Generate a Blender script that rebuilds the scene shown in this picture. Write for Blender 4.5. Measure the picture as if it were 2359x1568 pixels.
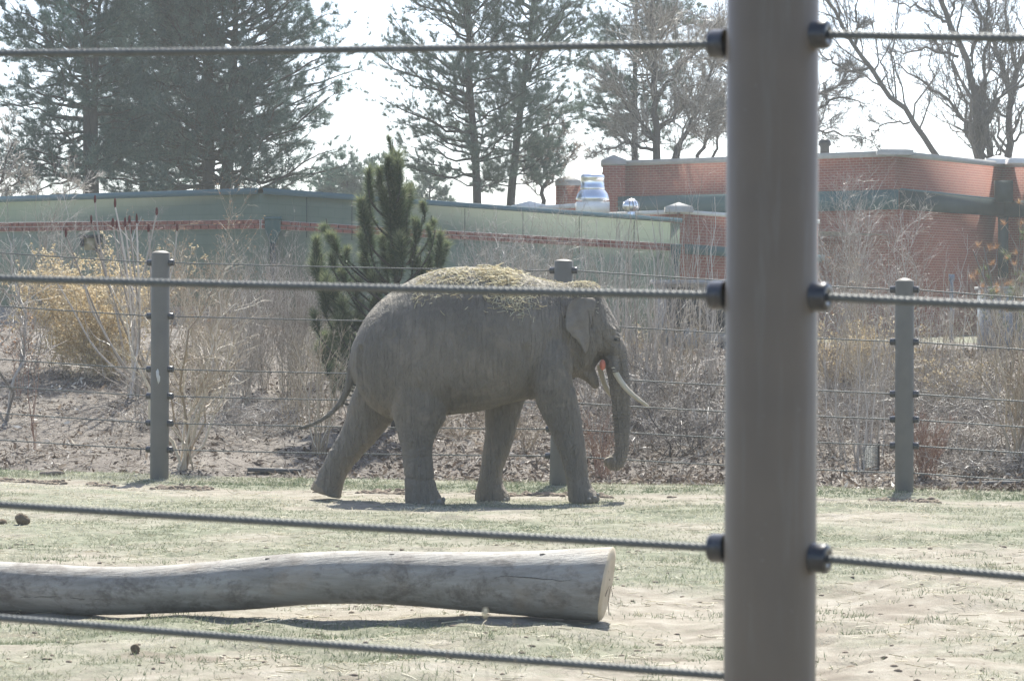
import bpy, bmesh, math, random
import numpy as np
from mathutils import Vector
from mathutils.bvhtree import BVHTree

rng = np.random.default_rng(11)
random.seed(5)
for o in list(bpy.data.objects):
    bpy.data.objects.remove(o)
scene = bpy.context.scene
COL = scene.collection

# ------------------------------------------------------------------ camera, sky, sun, exposure
F = 7000.0                      # focal length in units of a 2359 px wide picture
CAMZ = 2.16
PITCH = math.atan(84.0 / F)
cam_d = bpy.data.cameras.new("camera")
cam = bpy.data.objects.new("camera", cam_d)
COL.objects.link(cam)
cam.location = (0, 0, CAMZ)
cam.rotation_euler = (math.pi / 2 - PITCH, 0, 0)
cam_d.sensor_width = 36.0
cam_d.lens = 36.0 * F / 2359.0
cam_d.clip_end = 2000
cam_d.dof.use_dof = True
cam_d.dof.focus_distance = 33.5
cam_d.dof.aperture_fstop = 9.0
scene.camera = cam

SUN_EL, SUN_AZ = math.radians(53), math.radians(9)     # azimuth to the right of straight ahead
world = bpy.data.worlds.new("World")
scene.world = world
world.use_nodes = True
wn = world.node_tree
wn.nodes.clear()
sky = wn.nodes.new("ShaderNodeTexSky")
sky.sky_type = 'NISHITA'
sky.sun_disc = False
sky.sun_elevation = SUN_EL
sky.sun_rotation = SUN_AZ
sky.altitude = 1600
sky.air_density = 0.75
sky.dust_density = 4.0
sky.ozone_density = 0.0
wbg = wn.nodes.new("ShaderNodeBackground")
wbg.inputs[1].default_value = 0.14
wout = wn.nodes.new("ShaderNodeOutputWorld")
wn.links.new(sky.outputs[0], wbg.inputs[0])
wn.links.new(wbg.outputs[0], wout.inputs[0])

sun_d = bpy.data.lights.new("sun", 'SUN')
sun_d.energy = 4.6
sun_d.angle = math.radians(0.53)
sun_d.color = (1.0, 0.985, 0.91)
sun = bpy.data.objects.new("sun", sun_d)
COL.objects.link(sun)
sdir = Vector((math.sin(SUN_AZ) * math.cos(SUN_EL), math.cos(SUN_AZ) * math.cos(SUN_EL), math.sin(SUN_EL)))
sun.rotation_euler = sdir.to_track_quat('Z', 'Y').to_euler()
sun.location = (0, 0, 60)

vs = scene.view_settings
vs.view_transform = 'Standard'
vs.look = 'None'
vs.gamma = 1.0
vs.use_curve_mapping = False
vs.exposure = 1.2
GLARE_HAZE_DENSITY = 0.0008

# ------------------------------------------------------------------ helpers
_c, _s = math.cos(PITCH), math.sin(PITCH)

def P(u, v, Y):
    """World point at depth Y seen at (u, v) of the 2359 x 1568 picture."""
    a = (u - 1179.5) / F
    b = (784.0 - v) / F
    dy = _c + b * _s
    dz = -_s + b * _c
    k = Y / dy
    return np.array((a * k, Y, CAMZ + dz * k))

def ppm(Y):
    return F / Y

def sm(x):
    x = np.clip(x, 0, 1)
    return x * x * (3 - 2 * x)

def _hash(ix, iy, seed):
    h = (ix * 374761393 + iy * 668265263 + seed * 982451653) & 0xFFFFFFFF
    h = ((h ^ (h >> 13)) * 1274126177) & 0xFFFFFFFF
    h = h ^ (h >> 16)
    return (h & 0xFFFF) / 65535.0

def vnoise(x, y, seed=0):
    x = np.asarray(x, float); y = np.asarray(y, float)
    ix = np.floor(x).astype(np.int64); iy = np.floor(y).astype(np.int64)
    fx = sm(x - ix); fy = sm(y - iy)
    a = _hash(ix, iy, seed); b = _hash(ix + 1, iy, seed)
    c = _hash(ix, iy + 1, seed); d = _hash(ix + 1, iy + 1, seed)
    return (a * (1 - fx) + b * fx) * (1 - fy) + (c * (1 - fx) + d * fx) * fy

def fbm(x, y, seed=0, octs=4, gain=.5):
    t = 0; amp = 1; tot = 0
    for i in range(octs):
        t = t + amp * vnoise(x * 2 ** i, y * 2 ** i, seed + i * 17)
        tot += amp
        amp *= gain
    return t / tot

def unit(v):
    return v / np.maximum(np.linalg.norm(v, axis=-1, keepdims=True), 1e-9)

def rndir(n):
    return unit(rng.normal(size=(n, 3)))

class Acc:
    def __init__(self):
        self.v = []; self.f4 = []; self.f3 = []; self.t = []; self.uv4 = []; self.n = 0
    def add(self, v, f4=None, f3=None, tint=None):
        v = np.asarray(v, float).reshape(-1, 3)
        if f4 is not None and len(f4):
            self.f4.append(np.asarray(f4, np.int64).reshape(-1, 4) + self.n)
        if f3 is not None and len(f3):
            self.f3.append(np.asarray(f3, np.int64).reshape(-1, 3) + self.n)
        self.t.append(np.full(len(v), .5) if tint is None else np.broadcast_to(np.asarray(tint, float), (len(v),)).copy())
        self.v.append(v)
        self.n += len(v)
        return self
    def tubes(self, Pn, R, k=4, tint=None):
        Pn = np.asarray(Pn, float); R = np.asarray(R, float)
        if Pn.ndim == 2:
            Pn = Pn[None]; R = R[None]
        M, n, _ = Pn.shape
        T = unit(np.gradient(Pn, axis=1))
        mt = np.abs(unit(T.mean(axis=1)))
        ref = np.zeros((M, 3)); ref[np.arange(M), np.argmin(mt, axis=1)] = 1
        n1 = unit(np.cross(T, ref[:, None, :]))
        n2 = np.cross(T, n1)
        a = np.arange(k) * 2 * math.pi / k
        V = Pn[:, :, None] + R[:, :, None, None] * (np.cos(a)[None, None, :, None] * n1[:, :, None] + np.sin(a)[None, None, :, None] * n2[:, :, None])
        idx = np.arange(M * n * k).reshape(M, n, k)
        q = np.stack([idx[:, :-1, :], np.roll(idx, -1, 2)[:, :-1, :], np.roll(idx, -1, 2)[:, 1:, :], idx[:, 1:, :]], -1).reshape(-1, 4)
        tt = None
        if tint is not None:
            tt = np.repeat(np.broadcast_to(np.asarray(tint, float), (M,)), n * k)
        self.add(V, q, tint=tt)
        return self
    def box(self, c, sx, sy, sz, rot=0.0, tilt=0.0, tint=None):
        b = np.array([(x, y, z) for x in (-.5, .5) for y in (-.5, .5) for z in (-.5, .5)]) * (sx, sy, sz)
        if tilt:
            ct, st = math.cos(tilt), math.sin(tilt)
            b = np.stack([b[:, 0] * ct - b[:, 2] * st, b[:, 1], b[:, 0] * st + b[:, 2] * ct], -1)
        cr, sr = math.cos(rot), math.sin(rot)
        b = np.stack([b[:, 0] * cr - b[:, 1] * sr, b[:, 0] * sr + b[:, 1] * cr, b[:, 2]], -1)
        self.add(b + np.asarray(c, float), [(0, 1, 3, 2), (4, 6, 7, 5), (0, 4, 5, 1), (2, 3, 7, 6), (0, 2, 6, 4), (1, 5, 7, 3)], tint=tint)
        return self
    def blades(self, C, D, L, w, tint=None):
        """one tapering triangle per row: base C, direction D, length L, base width w"""
        C = np.asarray(C); D = unit(np.asarray(D))
        n = len(C)
        side = unit(np.cross(D, rndir(n))) * (np.broadcast_to(w, (n,))[:, None] * .5)
        tip = C + D * np.broadcast_to(L, (n,))[:, None]
        V = np.stack([C - side, C + side, tip], 1).reshape(-1, 3)
        self.add(V, f3=np.arange(3 * n).reshape(-1, 3), tint=None if tint is None else np.repeat(np.broadcast_to(tint, (n,)), 3))
        return self
    def leaves(self, C, D, L, w, tint=None):
        """one diamond per row"""
        C = np.asarray(C); D = unit(np.asarray(D)); n = len(C)
        side = unit(np.cross(D, rndir(n))) * (np.broadcast_to(w, (n,))[:, None] * .5)
        d = D * np.broadcast_to(L, (n,))[:, None]
        V = np.stack([C, C + d * .45 + side, C + d, C + d * .45 - side], 1).reshape(-1, 3)
        self.add(V, np.arange(4 * n).reshape(-1, 4), tint=None if tint is None else np.repeat(np.broadcast_to(tint, (n,)), 4))
        return self
    def build(self, name, mat, parent=None, smooth=False, **props):
        V = np.concatenate(self.v)
        f4 = np.concatenate(self.f4) if self.f4 else np.zeros((0, 4), np.int64)
        f3 = np.concatenate(self.f3) if self.f3 else np.zeros((0, 3), np.int64)
        me = bpy.data.meshes.new(name)
        me.vertices.add(len(V))
        me.vertices.foreach_set("co", V.astype(np.float32).ravel())
        nl = f4.size + f3.size
        me.loops.add(nl)
        me.loops.foreach_set("vertex_index", np.concatenate([f4.ravel(), f3.ravel()]).astype(np.int32))
        npoly = len(f4) + len(f3)
        me.polygons.add(npoly)
        starts = np.concatenate([np.arange(len(f4)) * 4, f4.size + np.arange(len(f3)) * 3]).astype(np.int32)
        me.polygons.foreach_set("loop_start", starts)
        me.update(calc_edges=True)
        at = me.attributes.new("tint", 'FLOAT', 'POINT')
        at.data.foreach_set("value", np.concatenate(self.t).astype(np.float32))
        if smooth:
            me.polygons.foreach_set("use_smooth", np.ones(npoly, bool))
        me.materials.append(mat)
        o = bpy.data.objects.new(name, me)
        COL.objects.link(o)
        if parent is not None:
            o.parent = parent
        for k, val in props.items():
            o[k] = val
        return o

def thing(name, label, cat, loc=(0, 0, 0), group=None):
    o = bpy.data.objects.new(name, None)
    COL.objects.link(o)
    o.empty_display_size = .2
    o['label'] = label; o['category'] = cat
    if group:
        o['group'] = group
    return o

def tag(o, label, cat, group=None):
    o['label'] = label; o['category'] = cat
    if group:
        o['group'] = group
    return o

def resample(pts, n):
    pts = np.asarray(pts, float)
    s = np.concatenate([[0], np.cumsum(np.linalg.norm(np.diff(pts[:, :3], axis=0), axis=1))])
    t = np.linspace(0, s[-1], n)
    # smooth (Catmull-Rom like) through linear then blur
    out = np.stack([np.interp(t, s, pts[:, i]) for i in range(pts.shape[1])], -1)
    for _ in range(3):
        out[1:-1] = out[1:-1] * .5 + (out[:-2] + out[2:]) * .25
    return out

def curves(p0, d, L, n=5, bend=None, jit=.03):
    M = len(p0)
    t = np.linspace(0, 1, n)[None, :, None]
    L = np.broadcast_to(L, (M,))[:, None, None]
    pts = p0[:, None, :] + L * d[:, None, :] * t
    if bend is not None:
        pts = pts + L * np.broadcast_to(bend, (M, 3))[:, None, :] * t ** 2
    j = rng.normal(size=(M, n, 3)) * jit
    j[:, 0] = 0
    return pts + np.cumsum(j, 1) * L

def radii(r0, n, tip=.3):
    return np.asarray(r0)[:, None] * np.linspace(1, tip, n)[None, :]

def children(Pp, Rp, k, t0, t1, a0, a1, l0, l1, n=4, bend=None, jit=.04, rf=.5, rmin=.0015, upbias=0.0, absolute=False):
    M, m, _ = Pp.shape
    par = np.repeat(np.arange(M), k)
    N = len(par)
    t = rng.uniform(t0, t1, N)
    x = t * (m - 1); i = np.minimum(x.astype(int), m - 2); f = (x - i)[:, None]
    p = Pp[par, i] * (1 - f) + Pp[par, i + 1] * f
    r = Rp[par, i] * (1 - f[:, 0]) + Rp[par, i + 1] * f[:, 0]
    T = unit(Pp[par, i + 1] - Pp[par, i])
    q = rndir(N)
    q = unit(q - T * (q * T).sum(1, keepdims=True))
    a = rng.uniform(a0, a1, N)[:, None]
    d = T * np.cos(a) + q * np.sin(a)
    d[:, 2] += upbias
    d = unit(d)
    ln = rng.uniform(l0, l1, N)
    if not absolute:
        ln = ln * np.linalg.norm(Pp[par, -1] - Pp[par, 0], axis=1) * (1.15 - .6 * t)
    C = curves(p, d, ln, n, bend, jit)
    rr = np.maximum(r * rf, rmin)
    return C, radii(rr, n, .35)

# ------------------------------------------------------------------ materials
def newmat(name):
    m = bpy.data.materials.new(name)
    m.use_nodes = True
    nt = m.node_tree
    b = nt.nodes["Principled BSDF"]
    return m, nt, b

def ramp(nt, fac, stops):
    r = nt.nodes.new("ShaderNodeValToRGB")
    e = r.color_ramp.elements
    while len(e) < len(stops):
        e.new(0.5)
    for el, (p, c) in zip(e, stops):
        el.position = p
        el.color = (*c, 1) if len(c) == 3 else c
    nt.links.new(fac, r.inputs[0])
    return r.outputs[0]

def noise(nt, scale, detail=4, rough=.55, vec=None, dist=0.0):
    n = nt.nodes.new("ShaderNodeTexNoise")
    n.inputs["Scale"].default_value = scale
    n.inputs["Detail"].default_value = detail
    n.inputs["Roughness"].default_value = rough
    n.inputs["Distortion"].default_value = dist
    if vec is not None:
        nt.links.new(vec, n.inputs["Vector"])
    return n.outputs[0]

def objco(nt, scale=(1, 1, 1)):
    tc = nt.nodes.new("ShaderNodeTexCoord")
    mp = nt.nodes.new("ShaderNodeMapping")
    mp.inputs["Scale"].default_value = scale
    nt.links.new(tc.outputs["Object"], mp.inputs[0])
    return mp.outputs[0]

def attr(nt, name="tint"):
    a = nt.nodes.new("ShaderNodeAttribute")
    a.attribute_name = name
    return a.outputs["Fac"]

def mixc(nt, fac, a, b, mode='MIX'):
    m = nt.nodes.new("ShaderNodeMix")
    m.data_type = 'RGBA'
    m.blend_type = mode
    for sock, val in ((m.inputs[0], fac), (m.inputs[6], a), (m.inputs[7], b)):
        if isinstance(val, (int, float)):
            sock.default_value = val
        elif isinstance(val, tuple):
            sock.default_value = (*val, 1)
        else:
            nt.links.new(val, sock)
    return m.outputs[2]

def bump(nt, b, height, strength=.3, dist=.02, prev=None):
    bn = nt.nodes.new("ShaderNodeBump")
    bn.inputs["Strength"].default_value = strength
    bn.inputs["Distance"].default_value = dist
    nt.links.new(height, bn.inputs["Height"])
    if prev is not None:
        nt.links.new(prev, bn.inputs["Normal"])
    nt.links.new(bn.outputs[0], b.inputs["Normal"])
    return bn.outputs[0]

def simple(name, c1, c2=None, scale=8, rough=.75, metal=0.0, spec=.3, bumps=0.0, bscale=60, stretch=(1, 1, 1)):
    m, nt, b = newmat(name)
    co = objco(nt, stretch)
    c2 = c2 or tuple(x * .8 for x in c1)
    nt.links.new(ramp(nt, noise(nt, scale, 5, .6, co), [(.3, c1), (.7, c2)]), b.inputs["Base Color"])
    b.inputs["Roughness"].default_value = rough
    b.inputs["Metallic"].default_value = metal
    b.inputs["Specular IOR Level"].default_value = spec
    if bumps:
        bump(nt, b, noise(nt, bscale, 3, .6, co), bumps, .01)
    return m

def leafmat(name, stops, trans=.35, rough=.6):
    """thin leaf or needle: colour varies leaf by leaf, some light passes through"""
    m, nt, b = newmat(name)
    col = ramp(nt, attr(nt), stops)
    nt.links.new(col, b.inputs["Base Color"])
    b.inputs["Roughness"].default_value = rough
    b.inputs["Specular IOR Level"].default_value = .35
    tr = nt.nodes.new("ShaderNodeBsdfTranslucent")
    nt.links.new(col, tr.inputs[0])
    mx = nt.nodes.new("ShaderNodeMixShader")
    mx.inputs[0].default_value = trans
    nt.links.new(b.outputs[0], mx.inputs[1])
    nt.links.new(tr.outputs[0], mx.inputs[2])
    nt.links.new(mx.outputs[0], nt.nodes["Material Output"].inputs[0])
    return m

def twigmat(name, stops, rough=.55, spec=.4):
    m, nt, b = newmat(name)
    nt.links.new(ramp(nt, attr(nt), stops), b.inputs["Base Color"])
    b.inputs["Roughness"].default_value = rough
    b.inputs["Specular IOR Level"].default_value = spec
    return m

M = {}
def post_mat():
    m, nt, b = newmat("post_paint")
    co = objco(nt)
    c = ramp(nt, noise(nt, 3, 5, .6, co), [(.3, (.158, .123, .085)), (.7, (.130, .103, .073))])
    run = ramp(nt, noise(nt, 6, 5, .65, objco(nt, (5, 5, .35)), .3), [(.52, (0, 0, 0)), (.72, (.45, .45, .45))])
    c = mixc(nt, run, c, (.19, .172, .142))
    spk = ramp(nt, noise(nt, 55, 3, .6, co), [(.70, (0, 0, 0)), (.74, (.5, .5, .5))])
    c = mixc(nt, spk, c, (.24, .22, .19))
    nt.links.new(c, b.inputs["Base Color"])
    b.inputs["Roughness"].default_value = .5
    b.inputs["Specular IOR Level"].default_value = .4
    bump(nt, b, noise(nt, 130, 3, .6, co), .06, .004)
    return m
M['post'] = post_mat()
M['post_far'] = simple("post_paint_far", (.155, .140, .112), (.125, .115, .094), 4, .6, spec=.35, bumps=.06, bscale=60)
M['cap'] = simple("post_cap", (.30, .29, .27), (.24, .23, .21), 20, .7)
M['rubber'] = simple("black_clamp", (.022, .022, .025), (.03, .03, .033), 30, .32, spec=.55)
M['cable'] = simple("steel_cable", (.125, .13, .12), (.085, .09, .085), 40, .55, metal=.15, spec=.45)
M['chip'] = simple("bare_primer", (.55, .54, .50), (.48, .47, .44), 30, .7)

# elephant skin
def skin_mat():
    m, nt, b = newmat("elephant_skin")
    co = objco(nt)
    base = ramp(nt, noise(nt, 1.6, 5, .6, co), [(.25, (.120, .104, .083)), (.5, (.160, .138, .111)), (.72, (.212, .182, .145))])
    dust = ramp(nt, noise(nt, 2.6, 6, .65, co, .4), [(.50, (0, 0, 0)), (.70, (1, 1, 1))])
    c = mixc(nt, dust, base, (.235, .198, .155))
    sp = nt.nodes.new("ShaderNodeSeparateXYZ")
    tc = nt.nodes.new("ShaderNodeTexCoord")
    nt.links.new(tc.outputs["Object"], sp.inputs[0])
    low = nt.nodes.new("ShaderNodeMapRange")
    low.inputs[1].default_value = .75; low.inputs[2].default_value = .15
    nt.links.new(sp.outputs[2], low.inputs[0])
    dn = nt.nodes.new("ShaderNodeMath"); dn.operation = 'MULTIPLY'
    nt.links.new(low.outputs[0], dn.inputs[0]); nt.links.new(noise(nt, 6, 5, .6, co), dn.inputs[1])
    c = mixc(nt, dn.outputs[0], c, (.205, .170, .125))
    # pale dust that gathers on the upward faces of back, neck and brow
    geo = nt.nodes.new("ShaderNodeNewGeometry")
    sn = nt.nodes.new("ShaderNodeSeparateXYZ")
    nt.links.new(geo.outputs["Normal"], sn.inputs[0])
    up = nt.nodes.new("ShaderNodeMapRange")
    up.inputs[1].default_value = .55; up.inputs[2].default_value = 1.0
    nt.links.new(sn.outputs[2], up.inputs[0])
    du = nt.nodes.new("ShaderNodeMath"); du.operation = 'MULTIPLY'
    nt.links.new(up.outputs[0], du.inputs[0]); nt.links.new(noise(nt, 9, 6, .7, co), du.inputs[1])
    c = mixc(nt, du.outputs[0], c, (.38, .34, .25))
    nt.links.new(c, b.inputs["Base Color"])
    b.inputs["Roughness"].default_value = .78
    b.inputs["Specular IOR Level"].default_value = .3
    w1 = nt.nodes.new("ShaderNodeTexVoronoi")
    w1.feature = 'DISTANCE_TO_EDGE'
    w1.inputs["Scale"].default_value = 26
    cs = objco(nt, (1.6, 1, .7))
    nd = nt.nodes.new("ShaderNodeTexNoise"); nd.inputs["Scale"].default_value = 5; nd.inputs["Detail"].default_value = 3
    nt.links.new(cs, nd.inputs["Vector"])
    ad = nt.nodes.new("ShaderNodeMixRGB"); ad.blend_type = 'ADD'; ad.inputs[0].default_value = .12
    nt.links.new(cs, ad.inputs[1]); nt.links.new(nd.outputs[1], ad.inputs[2])
    nt.links.new(ad.outputs[0], w1.inputs["Vector"])
    e = nt.nodes.new("ShaderNodeMapRange"); e.inputs[2].default_value = .3
    nt.links.new(w1.outputs["Distance"], e.inputs[0])
    p = bump(nt, b, e.outputs[0], .45, .012)
    cl = objco(nt, (9, 3, 1.6))
    p = bump(nt, b, noise(nt, 2.2, 4, .6, cl, .6), 1.0, .09, p)
    bump(nt, b, noise(nt, 90, 3, .6, co), .25, .006, p)
    return m
M['skin'] = skin_mat()
M['ear'] = simple("ear_skin", (.185, .158, .126), (.128, .109, .087), 9, .8, bumps=.6, bscale=22)
M['tusk'] = simple("ivory", (.50, .44, .33), (.37, .31, .21), 5, .4, spec=.5)
M['mouth'] = simple("mouth_pink", (.55, .17, .10), (.48, .14, .09), 12, .45)
M['eye'] = simple("eye_dark", (.012, .010, .009), (.02, .015, .012), 8, .12, spec=.6)
M['nail'] = simple("toenail", (.25, .225, .19), (.20, .18, .15), 20, .6)
M['sole'] = simple("foot_sole", (.26, .205, .135), (.20, .155, .105), 15, .85, bumps=.3, bscale=40)
M['hair'] = simple("tail_hair", (.03, .027, .025), (.04, .035, .03), 10, .6)
M['hay'] = leafmat("hay", [(0, (.52, .43, .26)), (.5, (.76, .69, .49)), (1, (.88, .84, .68))], .5)

# wood
def log_mat():
    m, nt, b = newmat("weathered_log")
    cl = objco(nt, (.7, 5, 5))
    c = ramp(nt, noise(nt, 2.2, 6, .65, cl, .3), [(.28, (.185, .168, .140)), (.5, (.285, .262, .225)), (.75, (.39, .366, .32))])
    st = ramp(nt, noise(nt, 3.6, 8, .78, objco(nt, (1, 1.4, 1.4)), .2), [(.47, (0, 0, 0)), (.60, (1, 1, 1))])
    c = mixc(nt, st, c, (.150, .128, .106))
    tn = ramp(nt, noise(nt, 1.2, 4, .6, objco(nt)), [(.6, (0, 0, 0)), (.75, (.6, .6, .6))])
    c = mixc(nt, tn, c, (.36, .27, .18))
    nt.links.new(c, b.inputs["Base Color"])
    b.inputs["Roughness"].default_value = .7
    p = bump(nt, b, noise(nt, 7, 6, .7, objco(nt, (.4, 7, 7)), .4), .5, .02)
    bump(nt, b, noise(nt, 40, 4, .6, objco(nt)), .3, .008, p)
    return m
M['log'] = log_mat()
M['log_end'] = simple("log_end_wood", (.52, .44, .32), (.44, .36, .25), 6, .75, bumps=.3, bscale=40)
M['crack'] = simple("log_crack", (.06, .05, .04), (.08, .07, .06), 10, .9)
M['plank'] = simple("dark_plank", (.085, .08, .075), (.12, .115, .11), 6, .7, bumps=.2, stretch=(1, 6, 6))
M['pale_wood'] = simple("pale_wood", (.50, .46, .40), (.42, .38, .32), 12, .7)
M['stick_log'] = simple("short_log", (.24, .19, .15), (.17, .13, .10), 10, .8, bumps=.4, bscale=30)
M['dung'] = simple("dung", (.115, .085, .055), (.17, .13, .085), 25, .95, bumps=.9, bscale=45)
M['clod'] = simple("earth_clod", (.17, .13, .095), (.25, .20, .15), 18, .95, bumps=.8, bscale=40)

def ground_mat():
    m, nt, b = newmat("paddock_ground")
    g = attr(nt, "grass")
    d = attr(nt, "damp")
    co = objco(nt)
    dirt = ramp(nt, noise(nt, 3.5, 6, .65, co), [(.28, (.175, .148, .115)), (.5, (.272, .240, .192)), (.75, (.38, .346, .29))])
    gr = ramp(nt, noise(nt, 7.5, 6, .7, co), [(.3, (.096, .108, .068)), (.5, (.175, .181, .124)), (.75, (.315, .306, .225))])
    gf = nt.nodes.new("ShaderNodeMath"); gf.operation = 'MULTIPLY_ADD'
    nt.links.new(noise(nt, 18, 5, .7, co), gf.inputs[0]); gf.inputs[1].default_value = 1.6; gf.inputs[2].default_value = -.8
    ga = nt.nodes.new("ShaderNodeMath"); ga.operation = 'ADD'; ga.use_clamp = True
    nt.links.new(gf.outputs[0], ga.inputs[0]); nt.links.new(g, ga.inputs[1])
    c = mixc(nt, ga.outputs[0], dirt, gr)
    c = mixc(nt, d, c, (.15, .12, .09))
    nt.links.new(c, b.inputs["Base Color"])
    b.inputs["Roughness"].default_value = .95
    b.inputs["Specular IOR Level"].default_value = .15
    p = bump(nt, b, noise(nt, 5, 6, .65, co), .6, .05)
    bump(nt, b, noise(nt, 45, 4, .7, co), .7, .02, p)
    return m
M['ground'] = ground_mat()

def bank_mat():
    m, nt, b = newmat("mulch_soil")
    co = objco(nt)
    c = ramp(nt, noise(nt, 9, 8, .75, co), [(.3, (.072, .059, .048)), (.5, (.145, .121, .099)), (.7, (.24, .208, .174))])
    c = mixc(nt, ramp(nt, noise(nt, .5, 3, .5, co), [(.45, (0, 0, 0)), (.7, (.7, .7, .7))]), c, (.245, .214, .180))
    nt.links.new(c, b.inputs["Base Color"])
    b.inputs["Roughness"].default_value = .95
    bump(nt, b, noise(nt, 14, 6, .75, co), .9, .05)
    return m
M['bank'] = bank_mat()
M['litter'] = leafmat("leaf_litter", [(0, (.045, .031, .023)), (.4, (.105, .076, .057)), (.65, (.21, .16, .12)), (.85, (.40, .335, .27)), (1, (.70, .65, .57))], .25)  # dead-leaf browns; the palest tints put backlit glints into the colour
M['blade'] = leafmat("grass_blade", [(0, (.085, .125, .06)), (.3, (.15, .178, .10)), (.55, (.25, .25, .165)), (.8, (.42, .395, .29)), (1, (.64, .60, .48))], .35)
M['straw'] = leafmat("straw", [(0, (.48, .41, .26)), (1, (.70, .65, .50))], .2)

# foliage and bark
M['needle'] = leafmat("pine_needles", [(0, (.018, .050, .046)), (.5, (.050, .105, .088)), (1, (.135, .195, .150))], .4, .45)
M['needle_sparse'] = leafmat("pine_needles_open", [(0, (.036, .074, .058)), (.5, (.082, .130, .095)), (1, (.17, .21, .15))], .3, .5)
M['needle_young'] = leafmat("young_pine_needles", [(0, (.032, .060, .034)), (.45, (.085, .120, .062)), (.8, (.19, .22, .105)), (1, (.36, .36, .20))], .42, .45)
M['bark_pine'] = simple("pine_bark", (.062, .050, .044), (.038, .032, .029), 8, .9, bumps=.7, bscale=20, stretch=(2, 2, .6))
M['bark_dark'] = simple("bare_tree_bark", (.060, .047, .042), (.090, .074, .066), 6, .9, bumps=.6, bscale=20)
M['twig_dark'] = twigmat("dark_twigs", [(0, (.05, .038, .034)), (1, (.12, .095, .08))])
M['twig_grey'] = twigmat("grey_twigs", [(0, (.10, .078, .062)), (.5, (.27, .225, .180)), (1, (.58, .52, .45))], .38, .6)  # pale end of the ramp puts sunlit glints into the stem colour
M['twig_tan'] = twigmat("tan_stems", [(0, (.20, .14, .088)), (.6, (.38, .30, .20)), (1, (.60, .52, .40))], .4, .55)
M['twig_red'] = twigmat("reddish_stems", [(0, (.17, .080, .052)), (.6, (.27, .145, .095)), (1, (.38, .26, .19))])
M['gold'] = leafmat("golden_leaves", [(0, (.34, .245, .125)), (.5, (.58, .455, .26)), (1, (.82, .72, .50))], .4)
M['dry_leaf'] = leafmat("dry_orange_leaves", [(0, (.26, .12, .055)), (.6, (.44, .25, .13)), (1, (.58, .42, .26))], .4)
M['sumac'] = simple("sumac_cone", (.12, .022, .020), (.08, .016, .016), 40, .9, bumps=.8, bscale=60)

# buildings
def wall_green():
    m, nt, b = newmat("green_painted_block")
    uv = nt.nodes.new("ShaderNodeUVMap")
    br = nt.nodes.new("ShaderNodeTexBrick")
    br.inputs["Scale"].default_value = 1.0
    br.inputs["Brick Width"].default_value = .4
    br.inputs["Row Height"].default_value = .2
    br.inputs["Mortar Size"].default_value = .008
    br.inputs["Color1"].default_value = (.150, .186, .128, 1)
    br.inputs["Color2"].default_value = (.162, .196, .136, 1)
    br.inputs["Mortar"].default_value = (.132, .166, .114, 1)
    nt.links.new(uv.outputs[0], br.inputs["Vector"])
    co = objco(nt)
    c = mixc(nt, ramp(nt, noise(nt, .8, 5, .6, co), [(.4, (0, 0, 0)), (.8, (.5, .5, .5))]), br.outputs[0], (.195, .21, .15))
    st = ramp(nt, noise(nt, 1.0, 5, .6, objco(nt, (4, 4, .25))), [(.55, (0, 0, 0)), (.8, (.35, .35, .35))])
    c = mixc(nt, st, c, (.125, .135, .09))
    nt.links.new(c, b.inputs["Base Color"])
    b.inputs["Roughness"].default_value = .8
    bump(nt, b, br.outputs["Fac"], -.25, .008)
    return m

def wall_red():
    m, nt, b = newmat("red_brick")
    uv = nt.nodes.new("ShaderNodeUVMap")
    br = nt.nodes.new("ShaderNodeTexBrick")
    br.inputs["Scale"].default_value = 1.0
    br.inputs["Brick Width"].default_value = .22
    br.inputs["Row Height"].default_value = .075
    br.inputs["Mortar Size"].default_value = .0075
    br.inputs["Bias"].default_value = -.1
    br.inputs["Color1"].default_value = (.32, .088, .048, 1)
    br.inputs["Color2"].default_value = (.25, .068, .040, 1)
    br.inputs["Mortar"].default_value = (.40, .25, .19, 1)
    nt.links.new(uv.outputs[0], br.inputs["Vector"])
    c = mixc(nt, ramp(nt, noise(nt, .6, 5, .6, objco(nt)), [(.35, (0, 0, 0)), (.75, (.4, .4, .4))]), br.outputs[0], (.24, .078, .050))
    nt.links.new(c, b.inputs["Base Color"])
    b.inputs["Roughness"].default_value = .85
    bump(nt, b, br.outputs["Fac"], -.5, .01)
    return m
M['green'] = wall_green()
M['red'] = wall_red()
M['fascia'] = simple("blue_green_fascia", (.085, .150, .165), (.10, .165, .178), 2, .5, spec=.4)
M['teal'] = simple("teal_metal", (.036, .088, .088), (.045, .10, .10), 3, .45, spec=.4)
M['teal_dark'] = simple("dark_green_metal", (.022, .040, .040), (.03, .05, .05), 3, .5)
M['brick'] = simple("band_brick", (.24, .085, .060), (.185, .070, .052), 2.5, .85, bumps=.3, bscale=50)
M['mortar'] = simple("mortar", (.58, .52, .47), (.52, .46, .42), 10, .9)
M['coping'] = simple("concrete_coping", (.40, .39, .36), (.33, .32, .30), 5, .85, bumps=.2)
M['coping_white'] = simple("white_coping", (.74, .72, .68), (.66, .64, .60), 4, .7)
M['roof'] = simple("roof_membrane", (.5, .5, .48), (.45, .45, .43), 2, .9)
M['white_metal'] = simple("white_curb", (.78, .77, .74), (.72, .71, .68), 3, .6)
M['alu'] = simple("spun_aluminium", (.80, .82, .84), (.72, .74, .77), 2, .28, metal=1.0, stretch=(1, 1, 8))
M['black'] = simple("black_metal", (.02, .02, .022), (.03, .03, .032), 5, .4)
M['shade_panel'] = simple("painted_shade", (.022, .028, .034), (.035, .040, .046), 2, .5)  # near-black colour painted in for shade in openings and gaps
M['grey_board'] = simple("grey_board", (.34, .34, .33), (.28, .28, .27), 5, .8, stretch=(1, 1, 4))
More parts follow.
